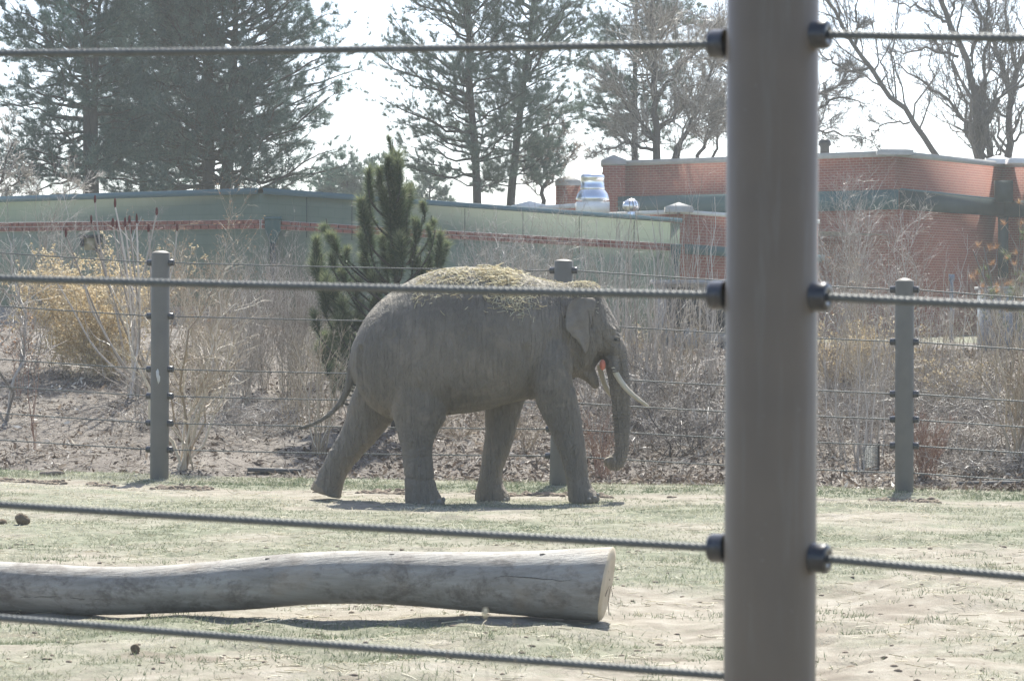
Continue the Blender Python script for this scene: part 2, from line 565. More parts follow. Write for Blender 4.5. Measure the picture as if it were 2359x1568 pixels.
M['found'] = simple("grey_foundation", (.24, .225, .21), (.20, .185, .17), 4, .9)
M['blue_grey'] = simple("blue_grey_metal", (.25, .275, .30), (.21, .23, .255), 3, .5)
M['tan_glass'] = simple("tan_pane", (.42, .36, .22), (.36, .31, .19), 6, .5)
M['wire'] = simple("wire_mesh", (.10, .11, .11), (.13, .14, .14), 20, .5, metal=.5)

# ------------------------------------------------------------------ terrain
def fence_y(x):
    return 36.4 - .285 * x

def ground_h(x, y):
    """paddock height"""
    h = .05 * (fbm(x * .35, y * .35, 3, 3) - .5) + .03 * (fbm(x * 1.7, y * 1.7, 5, 3) - .5)
    h = h + .33 * sm((15 - y) / 9) + .10 * sm((-x - 3) / 6) * sm((y - 30) / 5)
    # ruts and kicked-up lumps along the dirt path in front of the far fence
    s = y - (fence_y(x) - 1.75)
    band = np.exp(-(s / .35) ** 2)
    h = h + band * (.09 * np.maximum(0, fbm(x * 2.6, y * 4, 9, 3) - .52) - .02)
    # scuffed hollows in the foreground
    h = h + .16 * (fbm(x * .9, y * .9, 21, 3) - .5) * sm((27 - y) / 4) + .05 * (fbm(x * 3.1, y * 3.1, 23, 3) - .5) * sm((31 - y) / 4)
    h = h + .06 * sm((33.0 - y) / 2.2) * sm((y - 24.5) / 5) * sm((x + 7) / 3) * sm((6 - x) / 3)
    return h + ground_prints(x, y)

_fp = np.random.default_rng(77)
FOOT = np.stack([_fp.uniform(-5.5, 5.5, 90), _fp.uniform(17.5, 33.0, 90), _fp.uniform(.14, .21, 90)], -1)

def ground_prints(x, y):
    z = np.zeros(np.broadcast(x, y).shape)
    for fx, fy, fr in FOOT:
        d = np.hypot(x - fx, y - fy) / fr
        z = z - .030 * np.exp(-np.clip(d, 0, 4) ** 4) + .018 * np.exp(-((d - 1.25) / .28) ** 2)
    return z

def plateau(x):
    return 1.75 - .40 * sm((x + 4) / 7)

def bank_h(x, y):
    s = (y - fence_y(x) - .7) / 12.5
    t = np.clip(s, -.3, 1)
    z = plateau(x) * np.where(t < 0, t * .6, .85 * t + .15 * sm(t))
    z = z + .10 * (fbm(x * .8, y * .8, 31, 4) - .5) + .05 * (fbm(x * 3, y * 3, 41, 3) - .5)
    return z - .02

def grid_axis(parts):
    out = []
    for a, b, st in parts:
        out.append(np.arange(a, b, st))
    return np.unique(np.round(np.concatenate(out), 4))

def grid_mesh(name, xs, ys, hf, mat, attrs=None, **props):
    X, Y = np.meshgrid(xs, ys)
    Z = hf(X, Y)
    V = np.stack([X, Y, Z], -1).reshape(-1, 3)
    nx, ny = len(xs), len(ys)
    i = (np.arange(ny - 1)[:, None] * nx + np.arange(nx - 1)[None, :]).ravel()
    q = np.stack([i, i + 1, i + nx + 1, i + nx], -1)
    o = Acc().add(V, q).build(name, mat, smooth=True, **props)
    for k, fn in (attrs or {}).items():
        a = o.data.attributes.new(k, 'FLOAT', 'POINT')
        a.data.foreach_set("value", fn(X, Y).astype(np.float32).ravel())
    return o

def grass_f(x, y):
    """0 bare earth .. 1 grass"""
    s = y - fence_y(x)
    n = fbm(x * .55, y * .8, 51, 4) - .5
    n2 = fbm(x * 2.2, y * 2.2, 61, 3) - .5
    g = .40 * sm((y - 20) / 7) + .27
    g = g + 2.0 * n + 1.1 * n2
    g = np.where(s > -1.25 + .5 * n, np.maximum(g, .75 + n), g)
    path = np.exp(-((s + 1.85 + .5 * n) / .42) ** 2)
    g = g - 1.1 * path
    path2 = np.exp(-((s + 2.6 + .4 * n) / .22) ** 2) * .5
    return np.clip(g - path2, 0, 1)

def damp_f(x, y):
    s = y - (fence_y(x) - 1.75)
    band = np.exp(-(s / .22) ** 2)
    d = band * sm((fbm(x * 1.6, y * 3, 9, 4) - .53) / .12) * .9
    d2 = sm((fbm(x * 1.1 + 40, y * 1.6, 71, 4) - .66) / .07) * sm((24 - y) / 4) * .6
    return np.clip(d + d2, 0, 1)

def whole_ground(x, y):
    s = y - fence_y(x)
    g = ground_h(x, y)
    b = bank_h(x, y) - .10
    return np.where(s > 1.6, np.minimum(b, plateau(x) - .12), g - .12 * sm((s - .5) / 1.0))

xs = grid_axis([(-300, -40, 20), (-40, -14, 2), (-14, -7, .3), (-7, 7, .06), (7, 14, .3), (14, 40, 2), (40, 301, 20)])
ys = grid_axis([(-60, 0, 6), (0, 14, .6), (14, 38.6, .06), (38.6, 60, .8), (60, 120, 6), (120, 601, 40)])
ground = grid_mesh("ground", xs, ys, whole_ground, M['ground'], {"grass": grass_f, "damp": damp_f}, kind="structure")
bx = grid_axis([(-30, -9, .5), (-9, 9, .09), (9, 30, .5)])
by = grid_axis([(32.5, 50, .09), (50, 64, .5)])
bank = grid_mesh("mulch_bank", bx, by, lambda x, y: np.where(y - fence_y(x) < .25, -.3, bank_h(x, y)), M['bank'], kind="structure")

def gz(x, y):
    x = np.asarray(x, float); y = np.asarray(y, float)
    return np.maximum(whole_ground(x, y), np.where(y - fence_y(x) > .4, bank_h(x, y), -9))

# haze: added box of thin air round everything, standing in for veiling glare
hb = Acc().box((0, 268, 14.0), 640, 700, 34.6)
hz_m = bpy.data.materials.new("glare_haze_air")
hz_m.use_nodes = True
hz_m.node_tree.nodes.clear()
pv = hz_m.node_tree.nodes.new("ShaderNodeVolumePrincipled")
pv.inputs["Color"].default_value = (.95, 1, .97, 1)
pv.inputs["Density"].default_value = GLARE_HAZE_DENSITY
pv.inputs["Anisotropy"].default_value = .3
mo = hz_m.node_tree.nodes.new("ShaderNodeOutputMaterial")
hz_m.node_tree.links.new(pv.outputs[0], mo.inputs["Volume"])
if GLARE_HAZE_DENSITY > 0:
    hb.build("glare_haze", hz_m, kind="stuff")

# ------------------------------------------------------------------ buildings
def set_uv(o, fn):
    me = o.data
    uvl = me.uv_layers.new(name="UVMap")
    vi = np.empty(len(me.loops), np.int32)
    me.loops.foreach_get("vertex_index", vi)
    co = np.empty(len(me.vertices) * 3, np.float32)
    me.vertices.foreach_get("co", co)
    co = co.reshape(-1, 3)[vi]
    uvl.data.foreach_set("uv", fn(co).astype(np.float32).ravel())

def wall(name, mat, a, b, za0, za1, zb0, zb1, thick, parent, zref=None):
    """wall slab between plan points a and b; its front face is on the camera side"""
    a = np.asarray(a, float)[:2]; b = np.asarray(b, float)[:2]
    d = b - a; L = np.linalg.norm(d); d /= L
    nrm = np.array([-d[1], d[0]])
    if nrm[1] < 0:
        nrm = -nrm
    off = np.array([0.0, thick])
    aa, bb = a + off, b + off
    V = [(*a, za0), (*b, zb0), (*b, zb1), (*a, za1), (*aa, za0), (*bb, zb0), (*bb, zb1), (*aa, za1)]
    o = Acc().add(V, [(0, 1, 2, 3), (5, 4, 7, 6), (3, 2, 6, 7), (4, 5, 1, 0), (1, 5, 6, 2), (4, 0, 3, 7)]).build(name, mat, parent)
    def uvf(co):
        s = (co[:, :2] - a) @ d
        top = za1 + (zb1 - za1) * s / L
        return np.stack([s, co[:, 2] - top], -1)
    set_uv(o, uvf)
    return o

def band(name, mat, pa, pb, pa2, pb2, proud, depth, parent):
    """strip whose front face runs pa-pb (top) to pa2-pb2 (bottom), stands proud of the wall"""
    pa, pb, pa2, pb2 = (np.asarray(p, float) for p in (pa, pb, pa2, pb2))
    d = unit((pb - pa)[:2]); nrm = np.array([-d[1], d[0], 0])
    if nrm[1] < 0:
        nrm = -nrm
    f = -nrm * proud; k = np.array([0, depth, 0])
    V = [pa2 + f, pb2 + f, pb + f, pa + f, pa2 + f + k, pb2 + f + k, pb + f + k, pa + f + k]
    return Acc().add(np.array(V), [(0, 1, 2, 3), (5, 4, 7, 6), (3, 2, 6, 7), (4, 5, 1, 0), (1, 5, 6, 2), (4, 0, 3, 7)]).build(name, mat, parent)

# --- green building
gb = thing("green_building", "low green block building with a red brick band and blue green roof edge", "building")
YL, YC, YR = 64.4, 60.0, 67.0
PL, PC, PR = P(-60, 455, 65.8), P(600, 433, YC), P(1566, 503, YR)
zb = 1.2
wl = wall("wall", M['green'], PL, PC, zb, PL[2] - .1, zb, PC[2] - .1, 6.0, gb)
# the right wall is split where faint vertical joints show
def lerp(a, b, t):
    return np.asarray(a) + (np.asarray(b) - np.asarray(a)) * t
wr = wall("wall", M['green'], PC, PR, zb, PC[2] - .1, zb, PR[2] - .1, 5.0, gb)
roof = Acc().add([(*PL[:2], PL[2] - .02), (*PC[:2], PC[2] - .02), (*PR[:2], PR[2] - .02), (PR[0] - 3, PR[1] + 8, PR[2] - .2), (PL[0] + 4, PL[1] + 9, PL[2] - .2)], f3=[(0, 1, 4), (1, 3, 4), (1, 2, 3)]).build("roof", M['roof'], gb)
fh = 13
band("fascia", M['fascia'], P(-60, 455, 65.8), PC, P(-60, 455 + fh, 65.8), P(600, 433 + fh + 1, YC), .09, .25, gb)
band("fascia", M['fascia'], PC, PR, P(600, 433 + fh + 1, YC), P(1566, 503 + 9, YR), .09, .25, gb)
BT0, BT1, BT2 = 513.0, 506.0, 562.0      # brick band top at -60, 600, 1566
def brick_band(A, B, A2, B2, n, parent):
    """two courses of real bricks standing on a recessed mortar strip"""
    band("mortar_strip", M['mortar'], A, B, A2, B2, .012, .06, parent)
    A, B, A2, B2 = map(np.asarray, (A, B, A2, B2))
    L = np.linalg.norm(B - A)
    d = unit(B - A)
    hgt = (A[2] - A2[2])
    nrm = np.array([-d[1], d[0], 0]);
    if nrm[1] < 0:
        nrm = -nrm
    bl, bh = L / n, hgt / 2
    base = None
    for c in range(2):
        for k in range(n + (1 if c else 0)):
            t0 = k / n - (.5 / n if c else 0)
            t1 = t0 + 1 / n
            t0, t1 = max(t0, 0), min(t1, 1)
            tm = (t0 + t1) / 2
            top = lerp(A, B, tm); bot = lerp(A2, B2, tm)
            ctr = lerp(top, bot, .25 + .5 * c) - nrm * .022
            if base is None:
                bm = bmesh.new()
                bmesh.ops.create_cube(bm, size=1)
                bmesh.ops.bevel(bm, geom=bm.edges[:], offset=.03, segments=1, affect='EDGES')
                me = bpy.data.meshes.new("brick"); bm.to_mesh(me); bm.free()
                me.materials.append(M['brick'])
                base = bpy.data.objects.new("brick", me)
                o = base
            else:
                o = base.copy()
            COL.objects.link(o)
            o.parent = parent
            o.location = ctr
            o.rotation_euler = (0, -math.asin(d[2]), math.atan2(d[1], d[0]))
            o.scale = ((t1 - t0) * L - .03, .05 + random.uniform(-.006, .006), bh - .022)
brick_band(P(-60, BT0, 65.8), P(599.8, BT1, YC), P(-60, BT0 + 22, 65.8), P(599.8, BT1 + 21, YC), 40, gb)
brick_band(P(600.2, BT1, YC), P(1564, BT2, YR), P(600.2, BT1 + 21, YC), P(1564, BT2 + 17.5, YR), 48, gb)
# foundation
fo = wall("foundation", M['found'], P(-60, 700, 65.7), P(598, 700, YC - .06), 1.0, P(-60, 706, 65.7)[2], 1.0, P(598, 706, YC)[2], .2, gb)
# conductor heads with downspouts
def downspout(u, vtop, vbot, w, Y, parent, lean=0):
    s = Y / F
    t = P(u, vtop, Y)
    a = Acc()
    wm = w * s
    a.box(t + (0, -.18, -.05), wm * 1.16, .34, .06)
    rings = []
    hh = (vbot - vtop) * s
    prof = [(1.0, .06), (1.0, .55), (.45, .92), (.42, 1.0)]
    for f, q in prof:
        x = wm * .5 * f; yy = .15 * f
        rings.append([(t[0] - x, t[1] - .18 - yy, t[2] - hh * q), (t[0] + x, t[1] - .18 - yy, t[2] - hh * q), (t[0] + x, t[1] - .18 + yy, t[2] - hh * q), (t[0] - x, t[1] - .18 + yy, t[2] - hh * q)])
    V = np.array(rings).reshape(-1, 3)
    fs = []
    for i in range(len(prof) - 1):
        for j in range(4):
            fs.append((i * 4 + j, i * 4 + (j + 1) % 4, i * 4 + 4 + (j + 1) % 4, i * 4 + 4 + j))
    a.add(V, fs)
    head = a.build("conductor_head", M['teal'], parent)
    zb_ = 1.2
    zt = t[2] - hh * .98
    Acc().box((t[0], t[1] - .18, (zt + zb_) / 2), wm * .36, .11, zt - zb_).build("downspout", M['teal_dark'], parent)
downspout(630, 498, 560, 34, YC + .3, gb)
downspout(1556, 561, 604, 22, YR - .3, gb)
# dark framed opening under the band on the left wall
def quadprism(acc, u0, v0, u1, v1, Y, dpt):
    a = P(u0, v0, Y); b = P(u1, v1, Y)
    acc.box(((a[0] + b[0]) / 2, Y, (a[2] + b[2]) / 2), abs(b[0] - a[0]), dpt, abs(a[2] - b[2]))
wy = 63.0
fr = Acc()
quadprism(fr, 184, 541, 234, 548, wy, .14); quadprism(fr, 221, 548, 233, 580, wy, .14); quadprism(fr, 186, 548, 194, 568, wy, .14)
win = fr.build("window", M['black'], gb)
pn = Acc(); quadprism(pn, 194, 548, 221, 576, wy + .03, .06)
pn.build("pane", M['tan_glass'], win)
# faint vertical control joints on the upper wall
for t in (.10, .20, .33, .46, .6, .74, .88):
    p = lerp(PC, PR, t)
    Acc().box((p[0], p[1] - .004, p[2] - .52), .012, .03, .80).build("control_joint", M['teal_dark'], gb)

# --- red brick building
rb = thing("brick_building", "red brick building with pale coping, teal awning and rooftop vents", "building")
R0, R1, R2, R3 = P(1389, 372, 93), P(2062, 347, 86), P(2308, 373, 93.5), P(2520, 371, 89)
cz = .16
def coping(A, B, h, mat, parent, over=.08, depth=.45):
    A = np.asarray(A, float); B = np.asarray(B, float)
    return band("coping", mat, A, B, A - (0, 0, h), B - (0, 0, h), over, depth, parent)
for A, B in ((R0, R1), (R1, R2), (R2, R3)):
    wall("wall", M['red'], A, B, 0.8, A[2] - cz, 0.8, B[2] - cz, .5, rb)
    coping(A, B, cz, M['coping'], rb)
def pyramid(p, w, h, mat, parent):
    p = np.asarray(p, float); x = w / 2
    V = [(p[0] - x, p[1] - x, p[2]), (p[0] + x, p[1] - x, p[2]), (p[0] + x, p[1] + x, p[2]), (p[0] - x, p[1] + x, p[2]), (p[0], p[1], p[2] + h)]
    V += [(q[0], q[1], q[2] - .14) for q in V[:4]]
    return Acc().add(V, [(5, 6, 1, 0), (6, 7, 2, 1), (7, 8, 3, 2), (8, 5, 0, 3)], [(0, 1, 4), (1, 2, 4), (2, 3, 4), (3, 0, 4)]).build("pyramid_cap", mat, parent)
# left pilaster and caps
p = P(1414, 369, 92.4); pyramid(p + (0, .2, 0), .76, .18, M['coping'], rb)
pa, pb = P(1388, 374, 92.4), P(1440, 374, 92.2)
wall("pilaster", M['red'], pa - (0, .14, 0), pb - (0, .14, 0), .8, pa[2] - .1, .8, pb[2] - .1, .1, rb)
pyramid(R1 + (0, .3, .01), 1.0, .10, M['coping'], rb)
p = P(2300, 369, 93); pyramid(p + (0, .2, .02), .8, .14, M['coping_white'], rb)
p = P(2352, 367, 91.5); pyramid(p, .8, .14, M['coping_white'], rb)
# awning strips
def strip(name, mat, u0, v0t, v0b, u1, v1t, v1b, Y0, Y1, proud, depth):
    return band(name, mat, P(u0, v0t, Y0), P(u1, v1t, Y1), P(u0, v0b, Y0), P(u1, v1b, Y1), proud, depth, rb)
strip("awning", M['teal'], 1402, 455, 500, 2086, 437, 482, 92.8, 85.9, .35, .34)
for k in range(3):
    strip("awning_rib", M['fascia'], 1403, 466 + k * 11, 468 + k * 11, 2068, 447 + k * 12, 449 + k * 12, 92.8, 86.3, .38, .028)
strip("awning", M['teal_dark'], 2046, 436, 482, 2309, 463, 500, 86.4, 93.4, .35, .34)
strip("awning", M['teal_dark'], 2309, 463, 500, 2500, 461, 500, 93.4, 89.3, .35, .34)
strip("awning_edge", M['fascia'], 2046, 434, 438, 2309, 461, 464, 86.4, 93.4, .38, .03)
# scupper box and downpipe
q = Acc(); quadprism(q, 2291, 416, 2332, 466, 92.0, .3)
q.build("scupper", M['teal_dark'], rb)
q = Acc(); quadprism(q, 2300, 500, 2322, 640, 91.8, .2)
q.build("downspout", M['teal_dark'], rb)
# lower front block
L0, L1, L2 = P(1380, 490, 80.5), P(1564, 483, 76), P(1884, 506, 81.3)
for A, B in ((L0, L1), (L1, L2)):
    wall("wall", M['red'], A, B, .8, A[2] - .1, .8, B[2] - .1, .4, rb)
    coping(A, B, .1, M['coping_white'], rb, .06, .5)
p = P(1564, 481, 76); pyramid(p + (0, .15, .05), .68, .12, M['coping'], rb)
B0, B1 = P(1150, 481, 84), P(1390, 464, 80.6)
wall("wall", M['red'], B0, B1, .8, B0[2] - .12, .8, B1[2] - .12, .4, rb)
coping(B0, B1, .12, M['coping_white'], rb, .06, .5)
p = P(1220, 476, 83); pyramid(p + (0, .1, .02), 1.0, .14, M['coping_white'], rb)
# brick pier behind the fan
pa, pb = P(1281, 422, 88), P(1345, 422, 88)
wall("pier", M['red'], pa, pb, 2.0, pa[2] - .02, 2.0, pb[2] - .02, .8, rb)
p = P(1308, 419, 88.3); pyramid(p + (0, 0, .02), .74, .18, M['coping'], rb)
# gutter band on the lower block
strip("gutter", M['teal'], 1562, 562, 585, 1884, 587, 604, 76.0, 81.3, .22, .2)
zr = min(L0[2], L1[2], L2[2]) - .3
Acc().add([(*q_[:2], zr) for q_ in (L0 + (0, .2, 0), L1 + (0, .3, 0), L2 + (0, .2, 0), R1 + (0, .2, 0), R0 + (0, .2, 0), B0 + (0, .2, 0))], [(0, 1, 2, 3), (0, 3, 4, 5)]).build("roof", M['roof'], rb)
Acc().add([R0 - (0, 0, .3), R1 - (0, 0, .3), R2 - (0, 0, .3), R2 + (0, 14, -.3), R0 + (0, 14, -.3)], [(0, 1, 2, 3)], [(0, 3, 4)]).build("roof", M['roof'], rb)

def lathe(acc, prof, c, k=24):
    prof = np.asarray(prof, float)
    a = np.arange(k) * 2 * math.pi / k
    V = np.stack([c[0] + prof[:, 0:1] * np.cos(a), c[1] + prof[:, 0:1] * np.sin(a), np.broadcast_to(c[2] + prof[:, 1:2], (len(prof), k))], -1)
    n = len(prof)
    idx = np.arange(n * k).reshape(n, k)
    q = np.stack([idx[:-1], np.roll(idx, -1, 1)[:-1], np.roll(idx, -1, 1)[1:], idx[1:]], -1).reshape(-1, 4)
    acc.add(V.reshape(-1, 3), q)
    return acc

# roof exhaust fan
fan = thing("exhaust_fan", "shiny aluminium mushroom exhaust fan on a white curb on the brick roof", "roof vent")
s = 78.5 / F
c = P(1365, 466, 78.5)
lathe(Acc(), [(0.0, 66 * s), (15 * s, 66 * s), (25 * s, 64 * s), (28 * s, 59 * s), (28 * s, 55 * s), (27 * s, 54 * s), (27 * s, 36 * s), (28.5 * s, 35 * s), (28.5 * s, 30 * s), (27 * s, 29 * s)], c).build("fan_cap", M['alu'], fan, smooth=False)
lathe(Acc(), [(27 * s, 29.5 * s), (30 * s, 26 * s), (35 * s, 19 * s), (38 * s, 10 * s), (38.5 * s, 5 * s), (36 * s, 4.5 * s), (18 * s, 6 * s)], c).build("fan_skirt", M['alu'], fan, smooth=True)
fn = lathe(Acc(), [(24 * s, 7 * s), (24 * s, -1 * s)], c)
fn.build("fan_neck", M['coping_white'], fan)
cb = c - (0, 0, 12 * s)
Acc().box(cb, 76 * s, 76 * s, 24 * s).build("curb", M['white_metal'], fan)
# turbine vent
tv = thing("turbine_vent", "small round silver turbine vent spinning head on the brick roof", "roof vent")
c = P(1454, 474, 77.8); s = 77.8 / F
r = 20 * s
for k in range(14):
    a0 = k * 2 * math.pi / 14
    V = []
    for j in range(9):
        ph = -1.1 + 2.2 * j / 8
        for da in (0, .36):
            rr = r * math.cos(ph) * (1.0 if da == 0 else .93)
            V.append((c[0] + rr * math.cos(a0 + da), c[1] + rr * math.sin(a0 + da), c[2] + r * .8 * math.sin(ph)))
    Acc().add(V, [(2 * j, 2 * j + 1, 2 * j + 3, 2 * j + 2) for j in range(8)]).build("vane", M['alu'], tv, smooth=True)
lathe(Acc(), [(.0, r * .82), (r * .4, r * .78), (r * .5, r * .7)], c).build("cap_plate", M['alu'], tv)
lathe(Acc(), [(r * .5, -r * .7), (r * .55, -r * 1.2)], c).build("neck", M['alu'], tv)
# black dome
c = P(1900, 346, 90); s = 90 / F
dv = lathe(Acc(), [(0, 27 * s), (8 * s, 26 * s), (14 * s, 20 * s), (15 * s, 12 * s), (11 * s, 8 * s), (11 * s, -12 * s)], c, 16).build("dome_vent", M['black'], smooth=True)
tag(dv, "black domed roof vent beside the tall grey post on the brick roof", "roof vent")

# grey shed with dark opening behind the bare stems
sh = thing("garden_shed", "grey boarded shed with a dark opening behind the tall bare stems", "shed")
Y = 53.0
q = Acc(); quadprism(q, 1508, 655, 1536, 812, Y, .22); q.build("corner_post", M['grey_board'], sh)
q = Acc(); quadprism(q, 1536, 655, 1700, 661, Y, .16); q.build("rail", M['grey_board'], sh)
q = Acc(); quadprism(q, 1536, 661, 1700, 768, Y + .7, .1); q.build("opening_shade", M['shade_panel'], sh)  # dark sheet painted as the shade inside the opening
for k in range(9):
    q = Acc(); quadprism(q, 1537 + k * 17, 767, 1537 + k * 17 + 15.6, 787, Y, .08); q.build("board", M['grey_board'], sh)
q = Acc(); quadprism(q, 1536, 787, 1700, 830, Y + .5, .1); q.build("gap_shade", M['shade_panel'], sh)  # dark sheet painted as shade in the gap under the boards
q = Acc(); quadprism(q, 1579, 755, 1604, 820, Y - .15, .2); q.build("pier", M['grey_board'], sh)
q = Acc(); quadprism(q, 1500, 645, 1710, 655, Y + .4, 1.4); q.build("roof", M['grey_board'], sh)

# blue grey box at the right edge
ub = thing("utility_box", "pale blue grey metal box half hidden by dry shrubs at right", "utility box")
Y = 51.0
q = Acc(); quadprism(q, 2262, 668, 2420, 830, Y + .5, 1.0); q.build("cabinet", M['blue_grey'], ub)
q = Acc(); quadprism(q, 2256, 660, 2428, 668, Y + .5, 1.1); q.build("lid", M['coping'], ub)
sp = Acc(); q0 = P(2192, 790, 48); q1 = P(2192, 636, 48)
sp.tubes(np.array([q0, q1]), np.array([.03, .03]), 8)
sp.box(q1 + (.0, 0, -.02), .09, .05, .10)
tag(sp.build("standpipe", M['blue_grey']), "thin pale standpipe in front of the brick wall at right", "standpipe")

# ------------------------------------------------------------------ fences
def rope(acc, pts, r, lay, step, strands=6):
    """twisted wire rope swept along pts"""
    pts = np.asarray(pts, float)
    s = np.concatenate([[0], np.cumsum(np.linalg.norm(np.diff(pts, axis=0), axis=1))])
    n = max(int(s[-1] / step), 2)
    t = np.linspace(0, s[-1], n)
    C = np.stack([np.interp(t, s, pts[:, i]) for i in range(3)], -1)
    T = unit(np.gradient(C, axis=0))
    n1 = unit(np.cross(T, np.array([0, 0, 1.0])))
    n2 = np.cross(T, n1)
    k = strands * 4
    a = np.arange(k) * 2 * math.pi / k
    rr = r * (.80 + .20 * np.abs(np.sin(a * strands / 2 + .001)))
    tw = t[:, None] * 2 * math.pi / lay
    V = C[:, None] + rr[None, :, None] * (np.cos(a + tw)[..., None] * n1[:, None] + np.sin(a + tw)[..., None] * n2[:, None])
    idx = np.arange(n * k).reshape(n, k)
    q = np.stack([idx[:-1], np.roll(idx, -1, 1)[:-1], np.roll(idx, -1, 1)[1:], idx[1:]], -1).reshape(-1, 4)
    acc.add(V.reshape(-1, 3), q)
    return acc

def post_mesh(base, top, r, mat, parent, dome=.03, k=40):
    base = np.asarray(base, float); top = np.asarray(top, float)
    ax = top - base; L = np.linalg.norm(ax); ax = ax / L
    n1 = unit(np.cross(ax, (0, 1, 0))); n2 = np.cross(ax, n1)
    prof = [(1, 0), (1, L - dome * .5), (.97, L - dome * .42), (.9, L - dome * .35), (.6, L - dome * .12), (.25, L - .01 * dome), (.0, L)]
    a = np.arange(k) * 2 * math.pi / k
    V = np.array([base + ax * z + r * f * (math.cos(t) * n1 + math.sin(t) * n2) for f, z in prof for t in a])
    idx = np.arange(len(prof) * k).reshape(len(prof), k)
    q = np.stack([idx[:-1], np.roll(idx, -1, 1)[:-1], np.roll(idx, -1, 1)[1:], idx[1:]], -1).reshape(-1, 4)
    o = Acc().add(V, q).build("post", mat, parent, smooth=True)
    return o

def clamp(center, axis, r, ln, parent, k=20):
    center = np.asarray(center, float); ax = unit(np.asarray(axis, float))
    n1 = unit(np.cross(ax, (0, 0, 1))); n2 = np.cross(ax, n1)
    prof = [(1.08, 0), (1.08, ln * .12), (1, ln * .14), (1, ln * .86), (.9, ln), (.34, ln * 1.0), (.34, ln * .94), (0, ln * .94)]
    a = np.arange(k) * 2 * math.pi / k
    V = np.array([center + ax * z + r * f * (math.cos(t) * n1 + math.sin(t) * n2) for f, z in prof for t in a])
    idx = np.arange(len(prof) * k).reshape(len(prof), k)
    q = np.stack([idx[:-1], np.roll(idx, -1, 1)[:-1], np.roll(idx, -1, 1)[1:], idx[1:]], -1).reshape(-1, 4)
    return Acc().add(V, q).build("clamp", M['rubber'], parent)

def sag(a, b, amt, n=24):
    t = np.linspace(0, 1, n)[:, None]
    p = np.asarray(a) * (1 - t) + np.asarray(b) * t
    p[:, 2] -= (amt * 4 * t * (1 - t))[:, 0]
    return p

# near fence
NY = 7.13
nf = thing("near_fence", "thick grey post with four twisted wire ropes close to the viewer", "fence")
nb = P(1773, 1568, NY); nt_ = P(1781, 0, NY)
dirn = unit(nt_ - nb)
pbase = nb - dirn * ((nb[2] - .30) / dirn[2])
ptop = nt_ + dirn * .30
near_post = post_mesh(pbase, ptop, 106 / ppm(NY), M['post'], nf, .05, 64)
NLY, NRY = 8.0, 6.8
cl_l = [(97, 120), (680, 638), (1266, 1159), (1562, 1419)]       # y at the left clamp, y at the left picture edge
cl_r = [(85, 86), (684, 704), (1281, 1327), (1606, 1664)]
fdir = unit((P(2359, 700, NRY) - P(0, 700, NLY)) * np.array([1, 1, 0]))
rp = 106 / ppm(NY)
for i in range(4):
    pc_l = P(1690, cl_l[i][0], NY); pc_r = P(1880, cl_r[i][0], NY)
    axl = np.array([pbase[0], NY, pc_l[2]]); axr = np.array([pbase[0] + .003, NY, pc_r[2]])
    a0 = axl - fdir * (rp * .985); a1 = axr + fdir * (rp * .985)
    if i < 3:
        clamp(a0, -fdir, .034, .040, near_post)
    clamp(a1, fdir, .034, .040, near_post)
    far_l = P(0, cl_l[i][1], NLY); far_r = P(2359, cl_r[i][1], NRY)
    s0 = a0 - fdir * (.03 if i < 3 else -.02); e0 = s0 + (far_l - s0) * 1.5
    s1 = a1 + fdir * .03; e1 = s1 + (far_r - s1) * 2.2
    rope(Acc(), sag(s0, e0, .004), 0.0100, .100, .0028).build("cable", M['cable'], nf, smooth=False)
    rope(Acc(), sag(s1, e1, .002), 0.0100, .100, .0028).build("cable", M['cable'], nf, smooth=False)

# far fence
ff = thing("far_fence", "grey posts and thin cables fencing the mulch bank behind the elephant", "fence")
specs = [  # u_top, v_top, u_base, v_base, Y, clamp heights
    (370.5, 577, 367, 1092, 37.3, [605, 728, 850, 912, 974, 1035], .07),
    (1299, 597, 1287, 1112, 36.3, [623, 745, 866, 927, 988, 1050], .05),
    (2084, 640, 2083, 1132, 35.2, [667, 787, 907, 966, 1026, 1089], .09)]
fposts = []
for ut, vt, ub_, vb, Y, hs, dome in specs:
    b0 = P(ub_, vb + 12, Y); t0 = P(ut, vt, Y)
    fposts.append((post_mesh(b0, t0, 21.5 / ppm(Y), M['post_far'], ff, dome, 28), b0, t0, hs, Y))
ends = [(P(-330, 560, 38.6), 24), None, None]
fd = unit(np.array([1, -.285, 0]))
nodes = []
for po, b0, t0, hs, Y in fposts:
    r = 21.5 / ppm(Y)
    row = []
    for k, h in enumerate(hs):
        ctr = lerp(b0, t0, (P(0, h, Y)[2] - b0[2]) / (t0[2] - b0[2]))
        if not (k == 5 and Y < 36):
            clamp(ctr - fd * r * .97, -fd, .040, .062, po, 12)
            clamp(ctr + fd * r * .97, fd, .040, .062, po, 12)
        row.append((ctr - fd * r, ctr + fd * r))
    nodes.append(row)
lefts = [530, 652, 775, 838, 900, 962]     # off to the left, where the next post would stand
rights = [716, 833, 951, 1010, 1069, 1132]
for k in range(6):
    chain = [(None, P(-600, lefts[k] + 8, 39.2)), nodes[0][k], nodes[1][k], nodes[2][k], (P(2850, rights[k], 34.2), None)]
    for a, b in zip(chain[:-1], chain[1:]):
        rope(Acc(), sag(a[1], b[0], .012, 12), .0095, .13, .03, 4).build("cable", M['cable'], ff)
